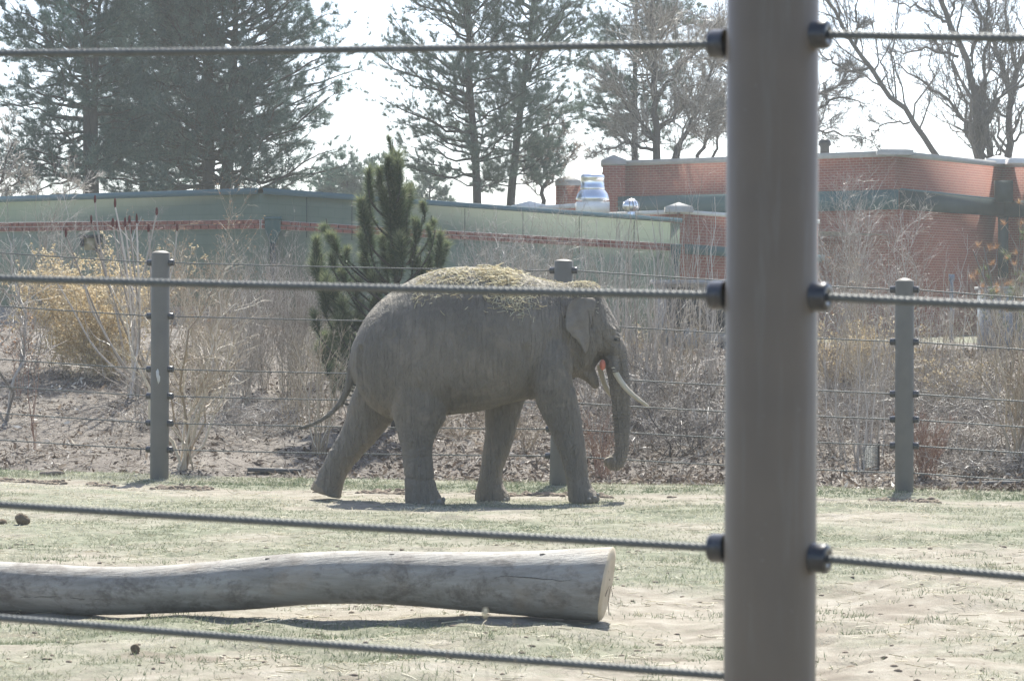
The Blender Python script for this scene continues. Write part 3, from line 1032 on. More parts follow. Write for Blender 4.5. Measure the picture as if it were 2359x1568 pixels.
# chipped paint on the left post
c0 = P(366, 868, 37.3) - (0, 21.5 / ppm(37.3) * .995, 0)
ch = Acc()
outl = [(0, .105), (.014, .075), (.016, .03), (.030, .0), (.026, -.05), (.006, -.085), (-.006, -.04), (-.020, .02), (-.022, .07)]
V = [(c0[0] + x, c0[1] - .004 + (x * 7.0) ** 2 * .07, c0[2] + z) for x, z in outl]
V2 = [(v[0], v[1] + .008, v[2]) for v in V]
ch.add(V + V2 + [tuple(np.mean(V, 0))], [(i, (i + 1) % 9, 9 + (i + 1) % 9, 9 + i) for i in range(9)], [(18, (i + 1) % 9, i) for i in range(9)])
ch.build("paint_chip", M['chip'], fposts[0][0])

# ------------------------------------------------------------------ elephant
EY = 33.3
def E(u, v, dy=0.0):
    """point of the elephant: (u, v) in the side-view drawing, dy across its body (+ = away)"""
    p = P(660.5 + .4213 * u, 566.2 + .4213 * v, EY)
    p[1] += dy
    return p
EPX = EY / F * .4213           # metres per drawing unit
EA = Acc()
def loft(secs, closed=True):
    """secs: (n, k, 3) rings"""
    secs = np.asarray(secs)
    n, k, _ = secs.shape
    V = secs.reshape(-1, 3)
    idx = np.arange(n * k).reshape(n, k)
    q = np.stack([idx[:-1], np.roll(idx, -1, 1)[:-1], np.roll(idx, -1, 1)[1:], idx[1:]], -1).reshape(-1, 4)
    V = np.concatenate([V, secs[0].mean(0)[None], secs[-1].mean(0)[None]])
    c0, c1 = n * k, n * k + 1
    f3 = [(c0, (j + 1) % k, j) for j in range(k)] + [(c1, idx[-1, j], idx[-1, (j + 1) % k]) for j in range(k)]
    EA.add(V, q, f3)

def body_sections(tab, n, k=32, top=.25, ex=2.3):
    tab = np.asarray(tab, float)
    us = np.linspace(tab[0, 0], tab[-1, 0], n)
    cols = [np.interp(us, tab[:, 0], tab[:, i]) for i in (1, 2, 3)]
    for _ in range(2):
        for c in cols:
            c[1:-1] = c[1:-1] * .5 + (c[:-2] + c[2:]) * .25
    secs = []
    for u, vt, vb, hw in zip(us, *cols):
        ring = []
        for j in range(k):
            t = 2 * math.pi * j / k
            cs, sn = math.cos(t), math.sin(t)
            z = math.copysign(abs(cs) ** (2 / ex), cs); y = math.copysign(abs(sn) ** (2 / ex), sn)
            if z > 0:
                y *= 1 - top * z ** 2
            vm = vt * .46 + vb * .54
            v = vm - z * (vm - vt) if z > 0 else vm - z * (vb - vm)
            ring.append(E(u, v, y * hw))
        secs.append(ring)
    loft(secs)

body_sections([(352, 560, 690, .12), (372, 505, 760, .25), (405, 428, 820, .38), (460, 347, 885, .50), (540, 272, 940, .60), (640, 205, 958, .66),
               (760, 147, 942, .70), (880, 117, 925, .74), (1000, 112, 914, .75), (1100, 118, 895, .74), (1200, 132, 866, .71),
               (1300, 158, 842, .65), (1400, 186, 836, .57), (1480, 200, 805, .47), (1560, 208, 735, .38), (1640, 225, 640, .28)], 60)
# head
body_sections([(1440, 215, 700, .26), (1500, 201, 720, .33), (1560, 197, 722, .36), (1620, 195, 712, .365), (1670, 199, 690, .345), (1700, 212, 640, .32),
               (1728, 250, 612, .30), (1752, 320, 610, .27), (1785, 378, 640, .235), (1812, 425, 655, .20), (1830, 470, 650, .15), (1838, 520, 620, .09)], 40, 32, .3, 2.2)
def tube_sections(path, k=20, flat=1.0, sub=4):
    """path rows: u, v, radius (drawing units), dy, half width across (m)"""
    path = np.asarray(path, float)
    n = (len(path) - 1) * sub + 1
    x = np.arange(len(path)); xi = np.linspace(0, len(path) - 1, n)
    pp = np.stack([np.interp(xi, x, path[:, i]) for i in range(path.shape[1])], -1)
    for _ in range(sub):
        pp[1:-1] = pp[1:-1] * .5 + (pp[:-2] + pp[2:]) * .25
    T = unit(np.gradient(pp[:, :2], axis=0))
    N = np.stack([-T[:, 1], T[:, 0]], -1)
    secs = []
    for (u, v, r, dy, hw), nn in zip(pp, N):
        secs.append([E(u + nn[0] * r * math.cos(t), v + nn[1] * r * math.cos(t), dy + hw * math.sin(t)) for t in np.arange(k) * 2 * math.pi / k])
    loft(secs)
# trunk
tube_sections([(1740, 480, 77, 0, .19), (1785, 560, 73, 0, .175), (1803, 640, 64, 0, .15), (1818, 730, 59, 0, .125), (1829, 850, 54, 0, .10), (1833, 960, 48, 0, .088),
               (1834, 1060, 43, 0, .078), (1831, 1130, 38, 0, .07), (1816, 1182, 40, 0, .072), (1790, 1190, 42, 0, .08), (1768, 1170, 44, 0, .085), (1758, 1152, 33, 0, .07)], 20, 1, 5)
# lower jaw and lip
tube_sections([(1560, 590, 110, 0, .26), (1610, 650, 72, 0, .21), (1650, 700, 45, 0, .15), (1680, 740, 30, 0, .10), (1694, 778, 17, 0, .06)], 16)
# tusk sheaths
for sd in (-1, 1):
    tube_sections([(1770, 600, 40, sd * .12, .07), (1784, 650, 32, sd * .17, .055), (1797, 690, 26, sd * .195, .048)], 12)
# brow ridge and temple
tube_sections([(1700, 420, 40, -.25, .06), (1745, 455, 34, -.235, .05), (1790, 480, 28, -.19, .05)], 12)
tube_sections([(1700, 420, 40, .25, .06), (1745, 455, 34, .235, .05), (1790, 480, 28, .19, .05)], 12)
def leg(tab, dy, hws, k=24):
    secs = []
    tab = np.asarray(tab, float)
    n = (len(tab) - 1) * 4 + 1
    xi = np.linspace(0, len(tab) - 1, n); x = np.arange(len(tab))
    cols = [np.interp(xi, x, tab[:, i]) for i in range(3)] + [np.interp(xi, x, np.asarray(hws, float))]
    for _ in range(3):
        for c in cols:
            c[1:-1] = c[1:-1] * .5 + (c[:-2] + c[2:]) * .25
    for v, ul, ur, hw in zip(*cols):
        ring = []
        for t in np.arange(k) * 2 * math.pi / k:
            ring.append(E((ul + ur) / 2 + (ur - ul) / 2 * math.cos(t), v, dy + hw * math.sin(t)))
        secs.append(ring)
    loft(secs)
# near hind, far front, near front
leg([(620, 500, 860), (700, 500, 895), (800, 530, 898), (900, 572, 892), (950, 592, 872), (1000, 606, 836), (1080, 628, 803), (1150, 640, 800), (1250, 648, 812), (1320, 650, 828), (1360, 650, 850), (1390, 652, 872), (1413, 658, 874)],
    -.34, [.10, .25, .29, .26, .235, .215, .195, .185, .185, .195, .205, .215, .22])
leg([(700, 1080, 1340), (780, 1080, 1330), (850, 1082, 1303), (900, 1080, 1287), (1000, 1084, 1258), (1080, 1078, 1240), (1150, 1068, 1215), (1200, 1062, 1192), (1250, 1054, 1178), (1300, 1042, 1180), (1345, 1030, 1200), (1380, 1026, 1224), (1402, 1030, 1224)],
    .32, [.10, .22, .25, .22, .195, .18, .17, .165, .165, .175, .19, .20, .205])
leg([(440, 1390, 1470), (540, 1345, 1540), (650, 1330, 1562), (750, 1335, 1572), (830, 1350, 1586), (940, 1402, 1608), (1040, 1452, 1622), (1160, 1500, 1640), (1250, 1522, 1646), (1300, 1530, 1660), (1335, 1533, 1690), (1368, 1536, 1712), (1392, 1542, 1700)],
    -.34, [.06, .22, .30, .30, .265, .22, .195, .175, .17, .175, .19, .20, .205])
# trailing far hind leg
tube_sections([(540, 760, 150, .30, .26), (460, 890, 138, .32, .24), (405, 1010, 104, .33, .20), (332, 1110, 86, .33, .18), (268, 1196, 75, .33, .165), (232, 1280, 74, .33, .165), (212, 1330, 84, .33, .18), (200, 1366, 90, .33, .19)], 22, 1, 4)
# tail
tube_sections([(470, 430, 26, 0, .05), (420, 480, 30, 0, .06), (378, 570, 28, 0, .06), (354, 670, 25, 0, .05), (342, 760, 22, 0, .045), (303, 852, 18, 0, .036), (238, 922, 14, 0, .028), (168, 964, 12, 0, .022), (112, 985, 11, 0, .02), (76, 996, 12, 0, .018)], 12, 1, 4)
tmp = EA.build("tmp_elephant", M['skin'])
md = tmp.modifiers.new("r", 'REMESH'); md.mode = 'VOXEL'; md.voxel_size = .0125; md.use_smooth_shade = True
m2 = tmp.modifiers.new("s", 'SMOOTH'); m2.factor = .5; m2.iterations = 8
dg = bpy.context.evaluated_depsgraph_get()
eme = bpy.data.meshes.new_from_object(tmp.evaluated_get(dg))
eme.name = "elephant"
bpy.data.objects.remove(tmp)
# skin folds pushed into the real surface
co = np.empty(len(eme.vertices) * 3, np.float32); eme.vertices.foreach_get("co", co); co = co.reshape(-1, 3).astype(float)
no = np.empty(len(eme.vertices) * 3, np.float32); eme.vertices.foreach_get("normal", no); no = no.reshape(-1, 3).astype(float)
xo = P(660.5, 700, EY)[0]
lu = (co[:, 0] - xo) / (EPX / .4213 * .4213)         # drawing u
zz = co[:, 2]
near = co[:, 1] < EY
fold = np.zeros(len(co))
wob = fbm(zz * 3 + 10, lu * .006, 81, 3)
# ring creases down the trunk
tr = (lu > 1770) & (zz < 1.65)
fold += np.where(tr, .0035 * np.sin(zz * 2 * math.pi / .034 + wob * 9), 0)
# slanting creases on flank, behind the elbow and on the legs
fl = sm((lu - 820) / 120) * sm((1420 - lu) / 150) * sm((1.75 - zz) / .5) * sm((zz - .95) / .15)
fold += fl * .006 * (fbm(lu * .055 + zz * 3.0, zz * 1.4, 91, 3) - .5)
lg = sm((1.05 - zz) / .3)
fold += lg * .007 * (fbm(lu * .012, zz * 24, 95, 3) - .5)
fold += .006 * (fbm(lu * .02, zz * 9 + co[:, 1] * 7, 97, 4) - .5)
# the crease where the near thigh meets the trailing one
def crease(pts, depth, width):
    global fold
    pts = np.asarray(pts, float)
    vv = (1.0 * (P(0, 566.2, EY)[2] - zz)) / EPX
    q = np.stack([lu, vv], -1)
    best = np.full(len(q), 1e9)
    for a, b in zip(pts[:-1], pts[1:]):
        d = b - a
        t = np.clip(((q - a) @ d) / (d @ d), 0, 1)
        best = np.minimum(best, np.linalg.norm(q - (a + t[:, None] * d), axis=1))
    fold -= np.where(near, depth * np.exp(-(best / width) ** 2), 0)
crease([(410, 560), (400, 660), (420, 760), (480, 850), (560, 930)], .03, 14)
crease([(900, 780), (905, 860), (890, 920)], .018, 12)
crease([(1310, 560), (1325, 700), (1335, 820)], .022, 20)
crease([(1520, 640), (1555, 700), (1560, 760)], .02, 16)
crease([(640, 1250), (740, 1270), (815, 1262)], .008, 7)
crease([(1700, 480), (1740, 530), (1770, 560)], .008, 10)
crease([(1690, 640), (1712, 596), (1735, 640)], .03, 14)
fold *= 1.7
crease([(1644, 360), (1654, 400), (1660, 440)], .03, 9)
crease([(1772, 490), (1800, 485), (1822, 500)], .010, 7)
crease([(1775, 530), (1800, 542), (1822, 530)], .010, 7)
crease([(1760, 470), (1795, 462), (1825, 475)], .007, 6)
crease([(1565, 600), (1600, 660), (1670, 700)], .012, 12)
for k_ in range(9):
    u_ = 905 + k_ * 26
    crease([(u_ + 14, 640 + 8 * k_), (u_, 760), (u_ - 10, 880 - k_ * 4)], .0045, 5)
for k_ in range(6):
    crease([(1372 + k_ * 6, 850 + k_ * 20), (1430, 856 + k_ * 19), (1500, 850 + k_ * 22)], .005, 5)
    crease([(612 + k_ * 4, 1010 + k_ * 26), (700, 1018 + k_ * 26), (815, 1004 + k_ * 26)], .004, 5)
for k_ in range(7):
    crease([(440 + k_ * 22, 620 + k_ * 22), (470 + k_ * 24, 720 + k_ * 22), (520 + k_ * 24, 800 + k_ * 14)], .0045, 6)
for v_ in range(880, 1150, 22):
    crease([(1780, v_ + 3), (1830, v_ - 3), (1884, v_ + 3)], .0045, 5)
co2 = co + no * fold[:, None]
eme.vertices.foreach_set("co", co2.astype(np.float32).ravel())
eme.update()
eme.materials.clear(); eme.materials.append(M['skin'])
eleph = bpy.data.objects.new("elephant", eme)
COL.objects.link(eleph)
tag(eleph, "grey tusked elephant walking right across the grass with hay on its back", "elephant")
for p_ in eme.polygons:
    p_.use_smooth = True
tri = [tuple(p_.vertices) for p_ in eme.polygons]
bvh = BVHTree.FromPolygons([tuple(c_) for c_ in co2], tri)

def esurf(u, v):
    """nearest point of the skin seen along the view at drawing (u, v)"""
    p = E(u, v)
    o_ = Vector((0, 0, CAMZ))
    d = (Vector(p) - o_).normalized()
    h = bvh.ray_cast(o_, d)
    return (np.array(h[0]), np.array(h[1])) if h[0] is not None else (p, np.array((0, -1.0, 0)))

# ear
rows = [(283, 1590, 1668), (296, 1556, 1688), (325, 1533, 1690), (370, 1523, 1672), (420, 1521, 1652), (458, 1523, 1646), (470, 1541, 1648), (492, 1553, 1652), (506, 1577, 1652), (530, 1594, 1650), (560, 1612, 1643), (586, 1630, 1636)]
rr_ = np.asarray(rows, float)
vi = np.linspace(283, 586, 40)
uL = np.interp(vi, rr_[:, 0], rr_[:, 1]); uR = np.interp(vi, rr_[:, 0], rr_[:, 2])
front = []
NCOL = 14
for i, v in enumerate(vi):
    for j in range(NCOL):
        f = j / (NCOL - 1)
        u = uL[i] + (uR[i] - uL[i]) * f
        hit, _n = esurf(min(max(u, 1530), 1690), min(v, 590))
        off = .085 * (1 - f) ** .8 + .022 + .012 * math.sin(v * .045 + f * 4) * (1 - f) + .015 * math.sin(f * 9 + v * .01) * (1 - f)
        p = E(u, v)
        front.append((p[0], min(hit[1], EY - .22) - off, p[2]))
front = np.array(front)
back = front + (0, .022, 0)
nf_ = len(front)
idx = np.arange(nf_).reshape(len(vi), NCOL)
q = np.stack([idx[:-1, :-1], idx[:-1, 1:], idx[1:, 1:], idx[1:, :-1]], -1).reshape(-1, 4)
rim = list(idx[0]) + list(idx[1:, -1]) + list(idx[-1, ::-1][1:]) + list(idx[::-1, 0][1:-1])
rq = [(rim[i], rim[(i + 1) % len(rim)], rim[(i + 1) % len(rim)] + nf_, rim[i] + nf_) for i in range(len(rim))]
Acc().add(np.concatenate([front, back]), np.concatenate([q[:, ::-1], q + nf_, np.array(rq)])).build("ear", M['ear'], eleph, smooth=True)
# ear opening shadowed hollow: a folded flap of skin in front of the ear
fl_ = Acc()
pts = [esurf(1648, 352)[0], esurf(1660, 385)[0], esurf(1664, 415)[0], esurf(1656, 446)[0]]
fl_.tubes(resample(np.array(pts) - (0, .028, 0), 10), np.interp(np.arange(10), [0, 3, 6, 9], [.006, .016, .016, .006]), 8)
fl_.build("ear_fold", M['skin'], eleph, smooth=True)
# eye with lids
h, n = esurf(1797, 512)
def ball(acc, c, rx, ry, rz, k=14, m=9, seed=None, amp=0.0):
    V = []
    for i in range(m + 1):
        ph = math.pi * i / m
        for j in range(k):
            t = 2 * math.pi * j / k
            V.append((math.sin(ph) * math.cos(t), math.sin(ph) * math.sin(t), math.cos(ph)))
    V = np.array(V)
    if seed is not None:
        nse = fbm(V[:, 0] * 1.7 + seed * 3.1 + V[:, 2], V[:, 1] * 1.7 + seed * 7.7 - V[:, 2] * .7, seed, 4) - .5
        nse[:k] = nse[0]; nse[-k:] = nse[-1]
        V = V * (1 + amp * nse)[:, None]
    V = V * (rx, ry, rz) + np.asarray(c)
    idx = np.arange((m + 1) * k).reshape(m + 1, k)
    q = np.stack([idx[:-1], idx[1:], np.roll(idx, -1, 1)[1:], np.roll(idx, -1, 1)[:-1]], -1).reshape(-1, 4)
    acc.add(V, q)
    return acc
ball(Acc(), h + n * .002, .026, .02, .020).build("eye", M['eye'], eleph, smooth=True)
lid = Acc()
for sgn, rad in ((1, .013), (-1, .011)):
    lp = [h + n * .012 + np.array((x, 0, sgn * .024 * (1 - (x / .045) ** 2))) for x in np.linspace(-.042, .042, 9)]
    lid.tubes(np.array(lp), np.full(9, rad) * np.linspace(.6, 1, 9), 8)
lid.build("eyelid", M['skin'], eleph, smooth=True)
# mouth
h, n = esurf(1722, 640)
mo_ = Acc()
ball(mo_, E(1724, 648, -.20), .034, .05, .060)
mo_.build("tongue", M['mouth'], eleph, smooth=True)
# tusks
def tusk(path):
    path = np.array(path, float)
    pts = np.array([E(u, v, dy) for u, v, r, dy in path])
    pr = resample(np.concatenate([pts, (path[:, 2:3] * EPX)], 1), 18)
    pr[-1, 3] = .004
    return Acc().tubes(pr[:, :3], pr[:, 3], 14).build("tusk", M['tusk'], eleph, smooth=True)
tusk([(1782, 662, 16, -.195), (1802, 705, 16, -.21), (1835, 757, 15, -.225), (1880, 806, 13.5, -.24), (1930, 845, 11, -.25), (1976, 874, 7, -.26)])
tusk([(1712, 655, 15, .19), (1726, 710, 16, .20), (1745, 768, 15, .21), (1775, 820, 13, .22), (1830, 868, 12, .23), (1862, 888, 7, .24)])
# toenails
for u, v, rx, rz in ((855, 1388, 12, 16), (832, 1398, 15, 14), (795, 1402, 13, 10), (1206, 1384, 10, 14), (1188, 1390, 12, 12), (1698, 1362, 11, 12), (1683, 1376, 14, 11), (1652, 1384, 13, 9)):
    h, n = esurf(u, v)
    ball(Acc(), h + n * .003, rx * EPX, .016, rz * EPX, 10, 6).build("toenail", M['nail'], eleph, smooth=True)
# raised sole of the trailing foot
eme.materials.append(M['sole'])
cc_ = np.empty(len(eme.polygons) * 3, np.float32); eme.polygons.foreach_get("center", cc_); cc_ = cc_.reshape(-1, 3).astype(float)
lu2 = (cc_[:, 0] - xo) / EPX; lv2 = (P(0, 566.2, EY)[2] - cc_[:, 2]) / EPX
A_, B_ = np.array((128, 1335.0)), np.array((235, 1400.0)); q_ = np.stack([lu2, lv2], -1); d_ = B_ - A_
t_ = np.clip(((q_ - A_) @ d_) / (d_ @ d_), 0, 1)
dist = np.linalg.norm(q_ - (A_ + t_[:, None] * d_), axis=1) + 14 * (fbm(lu2 * .06, lv2 * .06, 7, 3) - .5)
mi = np.where((dist < 36 - 20 * t_) & (cc_[:, 1] > EY), 1, 0).astype(np.int32)
eme.polygons.foreach_set("material_index", mi)
eme.update()
# tail hair
th = Acc()
n_ = 60
base = np.array([E(80 + rng.uniform(-5, 40), 996 - rng.uniform(-4, 10), rng.uniform(-.015, .015)) for _ in range(n_)])
th.blades(base, np.array((-1, 0, -.28)) + rng.normal(size=(n_, 3)) * .18, rng.uniform(.03, .09, n_), .004)
th.build("tail_hair", M['hair'], eleph)

hr = Acc(); C_, D_ = [], []
for _ in range(700):
    u = rng.uniform(1430, 1725); v = rng.uniform(200, 330)
    h, nn = esurf(u, v)
    if abs(h[1] - EY) < .8:
        C_.append(h); D_.append(nn + np.array((.3, 0, .5)) + rng.normal(size=3) * .3)
hr.blades(np.array(C_), np.array(D_), rng.uniform(.02, .05, len(C_)), .002)
hr.build("head_hair", M['hair'], eleph, kind="stuff")

# hay lying on back, neck and brow
hay = Acc()
def drop(u, dy):
    p = E(u, 0)
    h = bvh.ray_cast(Vector((p[0], EY + dy, 5)), Vector((0, 0, -1)))
    return (np.array(h[0]), np.array(h[1])) if h[0] is not None else (None, None)
def hay_patch(n, u0, u1, y0, y1, lmin, lmax, lift, w=.007, den=None):
    C, D, Ls = [], [], []
    while len(C) < n:
        u = rng.uniform(u0, u1); dy = rng.uniform(y0, y1)
        if den is not None and rng.random() > den(u, dy):
            continue
        h, nn = drop(u, dy)
        if h is None:
            continue
        t = unit(np.cross(nn, rng.normal(size=3)))
        C.append(h + nn * rng.uniform(.002, lift) - t * .03); D.append(t + nn * rng.normal() * .25); Ls.append(rng.uniform(lmin, lmax))
    C = np.array(C); D = unit(np.array(D)); Ls = np.array(Ls)
    pts = np.stack([C, C + D * Ls[:, None] * .5 + rng.normal(size=C.shape) * .004, C + D * Ls[:, None]], 1)
    hay.tubes(pts, np.full((len(C), 3), w * .5), 3, rng.uniform(0, 1, len(C)))
hay_patch(420, 780, 1330, -.66, -.16, .03, .10, .010, den=lambda u, d: math.exp(-((u - 1080) / 170) ** 2) * math.exp(-((d + .30) / .2) ** 2))
hay_patch(380, 1020, 1340, -.60, .04, .03, .12, .03, den=lambda u, d: math.exp(-((u - 1180) / 85) ** 2))
hay_patch(300, 700, 1000, -.55, -.1, .02, .08, .012, .006)
hay_patch(380, 1330, 1700, -.30, .30, .015, .05, .009, .005)
hay_patch(380, 1560, 1712, -.22, .25, .015, .05, .010, .005)
# wisps caught on the shoulder
C, D = [], []
for _ in range(170):
    u = 1255 + rng.normal() * 62; v = 250 + abs(rng.normal()) * 62
    h, nn = esurf(u, v)
    if abs(h[1] - EY) > 1.2:
        continue
    t = unit(np.cross(nn, rng.normal(size=3)))
    C.append(h + nn * .006); D.append(t)
C = np.array(C); D = np.array(D); Ls = rng.uniform(.03, .10, len(C))
hay.tubes(np.stack([C, C + D * Ls[:, None]], 1), np.full((len(C), 2), .003), 3, rng.uniform(.2, 1, len(C)))
hay.build("hay", M['hay'], kind="stuff", label="loose straw coloured hay scattered over the elephant's back", category="hay")

# ------------------------------------------------------------------ big log in the foreground
lg_t = [(-260, 1296, 1412), (-120, 1292, 1408), (0, 1292, 1408), (100, 1297, 1411), (200, 1303, 1417), (300, 1304, 1415), (400, 1300, 1411), (500, 1291, 1407), (600, 1280, 1401), (700, 1271, 1392), (800, 1268, 1389),
        (900, 1268, 1391), (1000, 1270, 1398), (1100, 1270, 1408), (1200, 1268, 1418), (1300, 1264, 1427), (1396, 1259, 1431)]
t_ = np.array(lg_t, float)
uu = np.linspace(-260, 1396, 90)
vt = np.interp(uu, t_[:, 0], t_[:, 1]); vb = np.interp(uu, t_[:, 0], t_[:, 2])
for c_ in (vt, vb):
    for _ in range(3):
        c_[1:-1] = c_[1:-1] * .5 + (c_[:-2] + c_[2:]) * .25
Yl = 21.25 - (uu + 100) / 1500 * .75
k = 36
C = np.array([P(u, (a + b) / 2, y) for u, a, b, y in zip(uu, vt, vb, Yl)])
Rl = (vb - vt) / 2 * Yl / F
T = unit(np.gradient(C, axis=0)); n1 = unit(np.cross(T, (0, 0, 1.0))); n2 = np.cross(T, n1)
a = np.arange(k) * 2 * math.pi / k
sl = np.cumsum(np.r_[0, np.linalg.norm(np.diff(C, axis=0), axis=1)])
bmp = 1 + .05 * (fbm(sl[:, None] * 1.8 + 0 * a, np.cos(a)[None] * 1.5 + np.sin(a)[None] * .7 + 5, 101, 4) - .5) + .02 * (fbm(sl[:, None] * 8, a[None] * 3, 105, 3) - .5)
bmp[:, 0] = bmp[:, 0]
V = C[:, None] + (Rl[:, None] * bmp)[..., None] * (np.cos(a)[None, :, None] * n1[:, None] + np.sin(a)[None, :, None] * n2[:, None])
# the saw cut leans: its top reaches further out than its bottom, with a torn rim
w_ = np.zeros(len(uu)); w_[-4:] = (.25, .5, .75, 1)
lean_ = .30 * (V[..., 2] - C[:, None, 2]) / Rl[:, None] * .16 + .012 * (fbm(a[None] * 4 + 0 * Rl[:, None], a[None] * 0 + 3 + 0 * Rl[:, None], 77, 3) - .5)
V = V + w_[:, None, None] * lean_[..., None] * T[:, None]
log = thing("log", "long pale bark-stripped tree trunk lying on the ground in front of the elephant", "log")
lb = Acc()
idx = np.arange(V.shape[0] * k).reshape(-1, k)
q = np.stack([idx[:-1], np.roll(idx, -1, 1)[:-1], np.roll(idx, -1, 1)[1:], idx[1:]], -1).reshape(-1, 4)
lb.add(V.reshape(-1, 3), q)
lb.build("trunk", M['log'], log, smooth=True)
# cut end: slightly dished rings
er = V[-1]; ec = er.mean(0); et = T[-1]
rings = [er, er + (ec - er) * .04 + et * .012]
for f in (.25, .5, .75, .98):
    rings.append(er + (ec - er) * f + et * (.014 + .01 * math.sin(f * 9)))
rg = np.array(rings); idx = np.arange(len(rings) * k).reshape(-1, k)
q = np.stack([idx[:-1], np.roll(idx, -1, 1)[:-1], np.roll(idx, -1, 1)[1:], idx[1:]], -1).reshape(-1, 4)
Acc().add(rg.reshape(-1, 3), q).build("cut_end", M['log_end'], log)
for ang in (.3, 1.4, 2.6, 4.1, 5.2):
    d = math.cos(ang) * n1[-1] + math.sin(ang) * n2[-1]
    p0 = ec + et * .026 + d * Rl[-1] * .12; p1 = ec + et * .022 + d * Rl[-1] * random.uniform(.7, .93)
    Acc().tubes(np.array([p0, (p0 + p1) / 2 + rng.normal(size=3) * .008, p1]), np.array([.001, .0022, .0032]), 5).build("end_crack", M['crack'], log)
# splits along the barrel and knots
def barrel(u, ang, off=.002):
    i = np.interp(u, uu, np.arange(len(uu)))
    i0 = int(min(i, len(uu) - 2)); f = i - i0
    c = C[i0] * (1 - f) + C[i0 + 1] * f; r = (Rl[i0] * (1 - f) + Rl[i0 + 1] * f)
    return c + (r + off) * (math.cos(ang) * n1[i0] + math.sin(ang) * n2[i0])
for u0, u1, ang in ((20, 260, .25), (1150, 1330, -.25)):
    sgn = -1 if n1[0][1] > 0 else 1
    pts = np.array([barrel(u, (math.pi if n1[0][1] > 0 else 0) + ang + .05 * math.sin(u * .03), 0) for u in np.linspace(u0, u1, 14)])
    pts += rng.normal(size=pts.shape) * .003
    Acc().tubes(pts, np.interp(np.arange(14), [0, 6, 13], [.001, .003, .001]), 5).build("split", M['crack'], log)
for u, v, r in ((908, 1274, .02), (628, 1290, .017), (1255, 1288, .02)):
    ang = math.pi * .5 if v < 1300 else math.pi * .2
    base_ang = math.pi if n1[0][1] > 0 else 0
    zz_ = 1 if n2[0][2] > 0 else -1
    aa = base_ang + (-1 if base_ang else 1) * zz_ * (1.15 if v < 1300 else .2)
    p0 = barrel(u, aa, -.006)
    ball(Acc(), p0, r * 1.3, r * .5, r * .5, 10, 6, 7, .5).build("knot", M['crack'], log)

# ------------------------------------------------------------------ paddock grass, straw, clods
g = Acc()
N = 420000
gx = rng.uniform(-7.2, 7.2, N); gy = 16.5 + (38.5 - 16.5) * rng.random(N) ** 1.15
gx = gx * gy / 38.0 * 1.02
dens = grass_f(gx, gy)
fine = fbm(gx * 5, gy * 5, 111, 3)
keep = rng.random(N) < np.clip((dens - .12) * 1.1, 0, 1) * sm((fine - .30) / .28)
keep &= (gy - fence_y(gx)) < .55 + .5 * (fbm(gx * 1.3, gy, 113, 3) - .5)
gx, gy, dens, fine = gx[keep], gy[keep], dens[keep], fine[keep]
n = len(gx)
s_ = gy - fence_y(gx)
gz_ = gz(gx, gy)
green = fbm(gx * .9 + 7, gy * 1.2, 121, 4)
tint = .80 - 1.5 * (green - .42) + rng.normal(size=n) * .16
tint = np.where(s_ > -1.3, tint - .22, tint)
tint = np.where((s_ < -2.3) & (s_ > -5.2) & (gx < -1.5), tint + .22, tint)
L = rng.uniform(.018, .05, n) * (1 + .5 * (s_ > -1.3))
D = rng.normal(size=(n, 3)); D[:, 2] = np.abs(D[:, 2]) * .6 + .35
g.blades(np.stack([gx, gy, gz_ - .004], -1), D, L, np.clip(gy / 38 * .011, .006, .011), np.clip(tint, 0, 1))
# taller green tufts
N2 = 160
tx = rng.uniform(-3.6, 3.6, N2); ty = rng.uniform(17, 26, N2); tx = tx * ty / 22
for x, y in zip(tx, ty):
    m_ = int(rng.integers(20, 60))
    r0 = rng.uniform(.04, .16)
    px = x + rng.normal(size=m_) * r0 * 1.6; py = y + rng.normal(size=m_) * r0
    D = rng.normal(size=(m_, 3)) * .5; D[:, 2] = 1
    g.blades(np.stack([px, py, gz(px, py) - .004], -1), D, rng.uniform(.02, .06, m_), .007, np.clip(rng.uniform(.05, .45) + rng.normal(size=m_) * .1, 0, 1))
g.build("grass", M['blade'], kind="stuff", label="short patchy dry grass of the elephant paddock", category="grass")
st = Acc()
N = 4200
sx = rng.uniform(-6.6, 6.6, N); sy = rng.uniform(17, 37, N); sx = sx * sy / 37
keep = (fbm(sx * .8, sy * .8, 131, 3) + .18 * ((sx < -1) & (sy > 26))) > .45
sx, sy = sx[keep], sy[keep]
n = len(sx)
c = np.stack([sx, sy, gz(sx, sy) + .008], -1)
d = rng.normal(size=(n, 3)); d[:, 2] *= .12; d = unit(d)
ln = rng.uniform(.03, .16, n)[:, None]
st.tubes(np.stack([c, c + d * ln * .5 + rng.normal(size=c.shape) * .005, c + d * ln], 1), np.full((n, 3), .003), 3, rng.random(n))
st.build("straw", M['straw'], kind="stuff", label="loose pale straw bits strewn on the paddock ground", category="straw")
# kicked-up earth along the path
cl = Acc()
for i in range(1500):
    x = rng.uniform(-6.8, 6.8)
    if fbm(x * 1.6, np.array(fence_y(x) - 1.75) * 3, 9, 4) < .50:
        continue
    y = fence_y(x) - 1.75 + rng.normal() * .16
    r = rng.uniform(.010, .034)
    ball(cl, (x, y, float(gz(x, y)) + r * .15), r * rng.uniform(1, 1.8), r * 1.1, r * .8, 7, 5, i + 1, 1.2)
for i in range(420):
    y = rng.uniform(17, 27); x = rng.uniform(-.17, .17) * y
    r = rng.uniform(.004, .016)
    ball(cl, (x, y, float(gz(x, y)) + r * .1), r * rng.uniform(1, 2.2), r * 1.2, r * .7, 6, 4, i + 300, 1.2)
cl.build("earth_clods", M['clod'], kind="stuff", label="dark crumbled earth kicked up along the trodden path", category="earth")
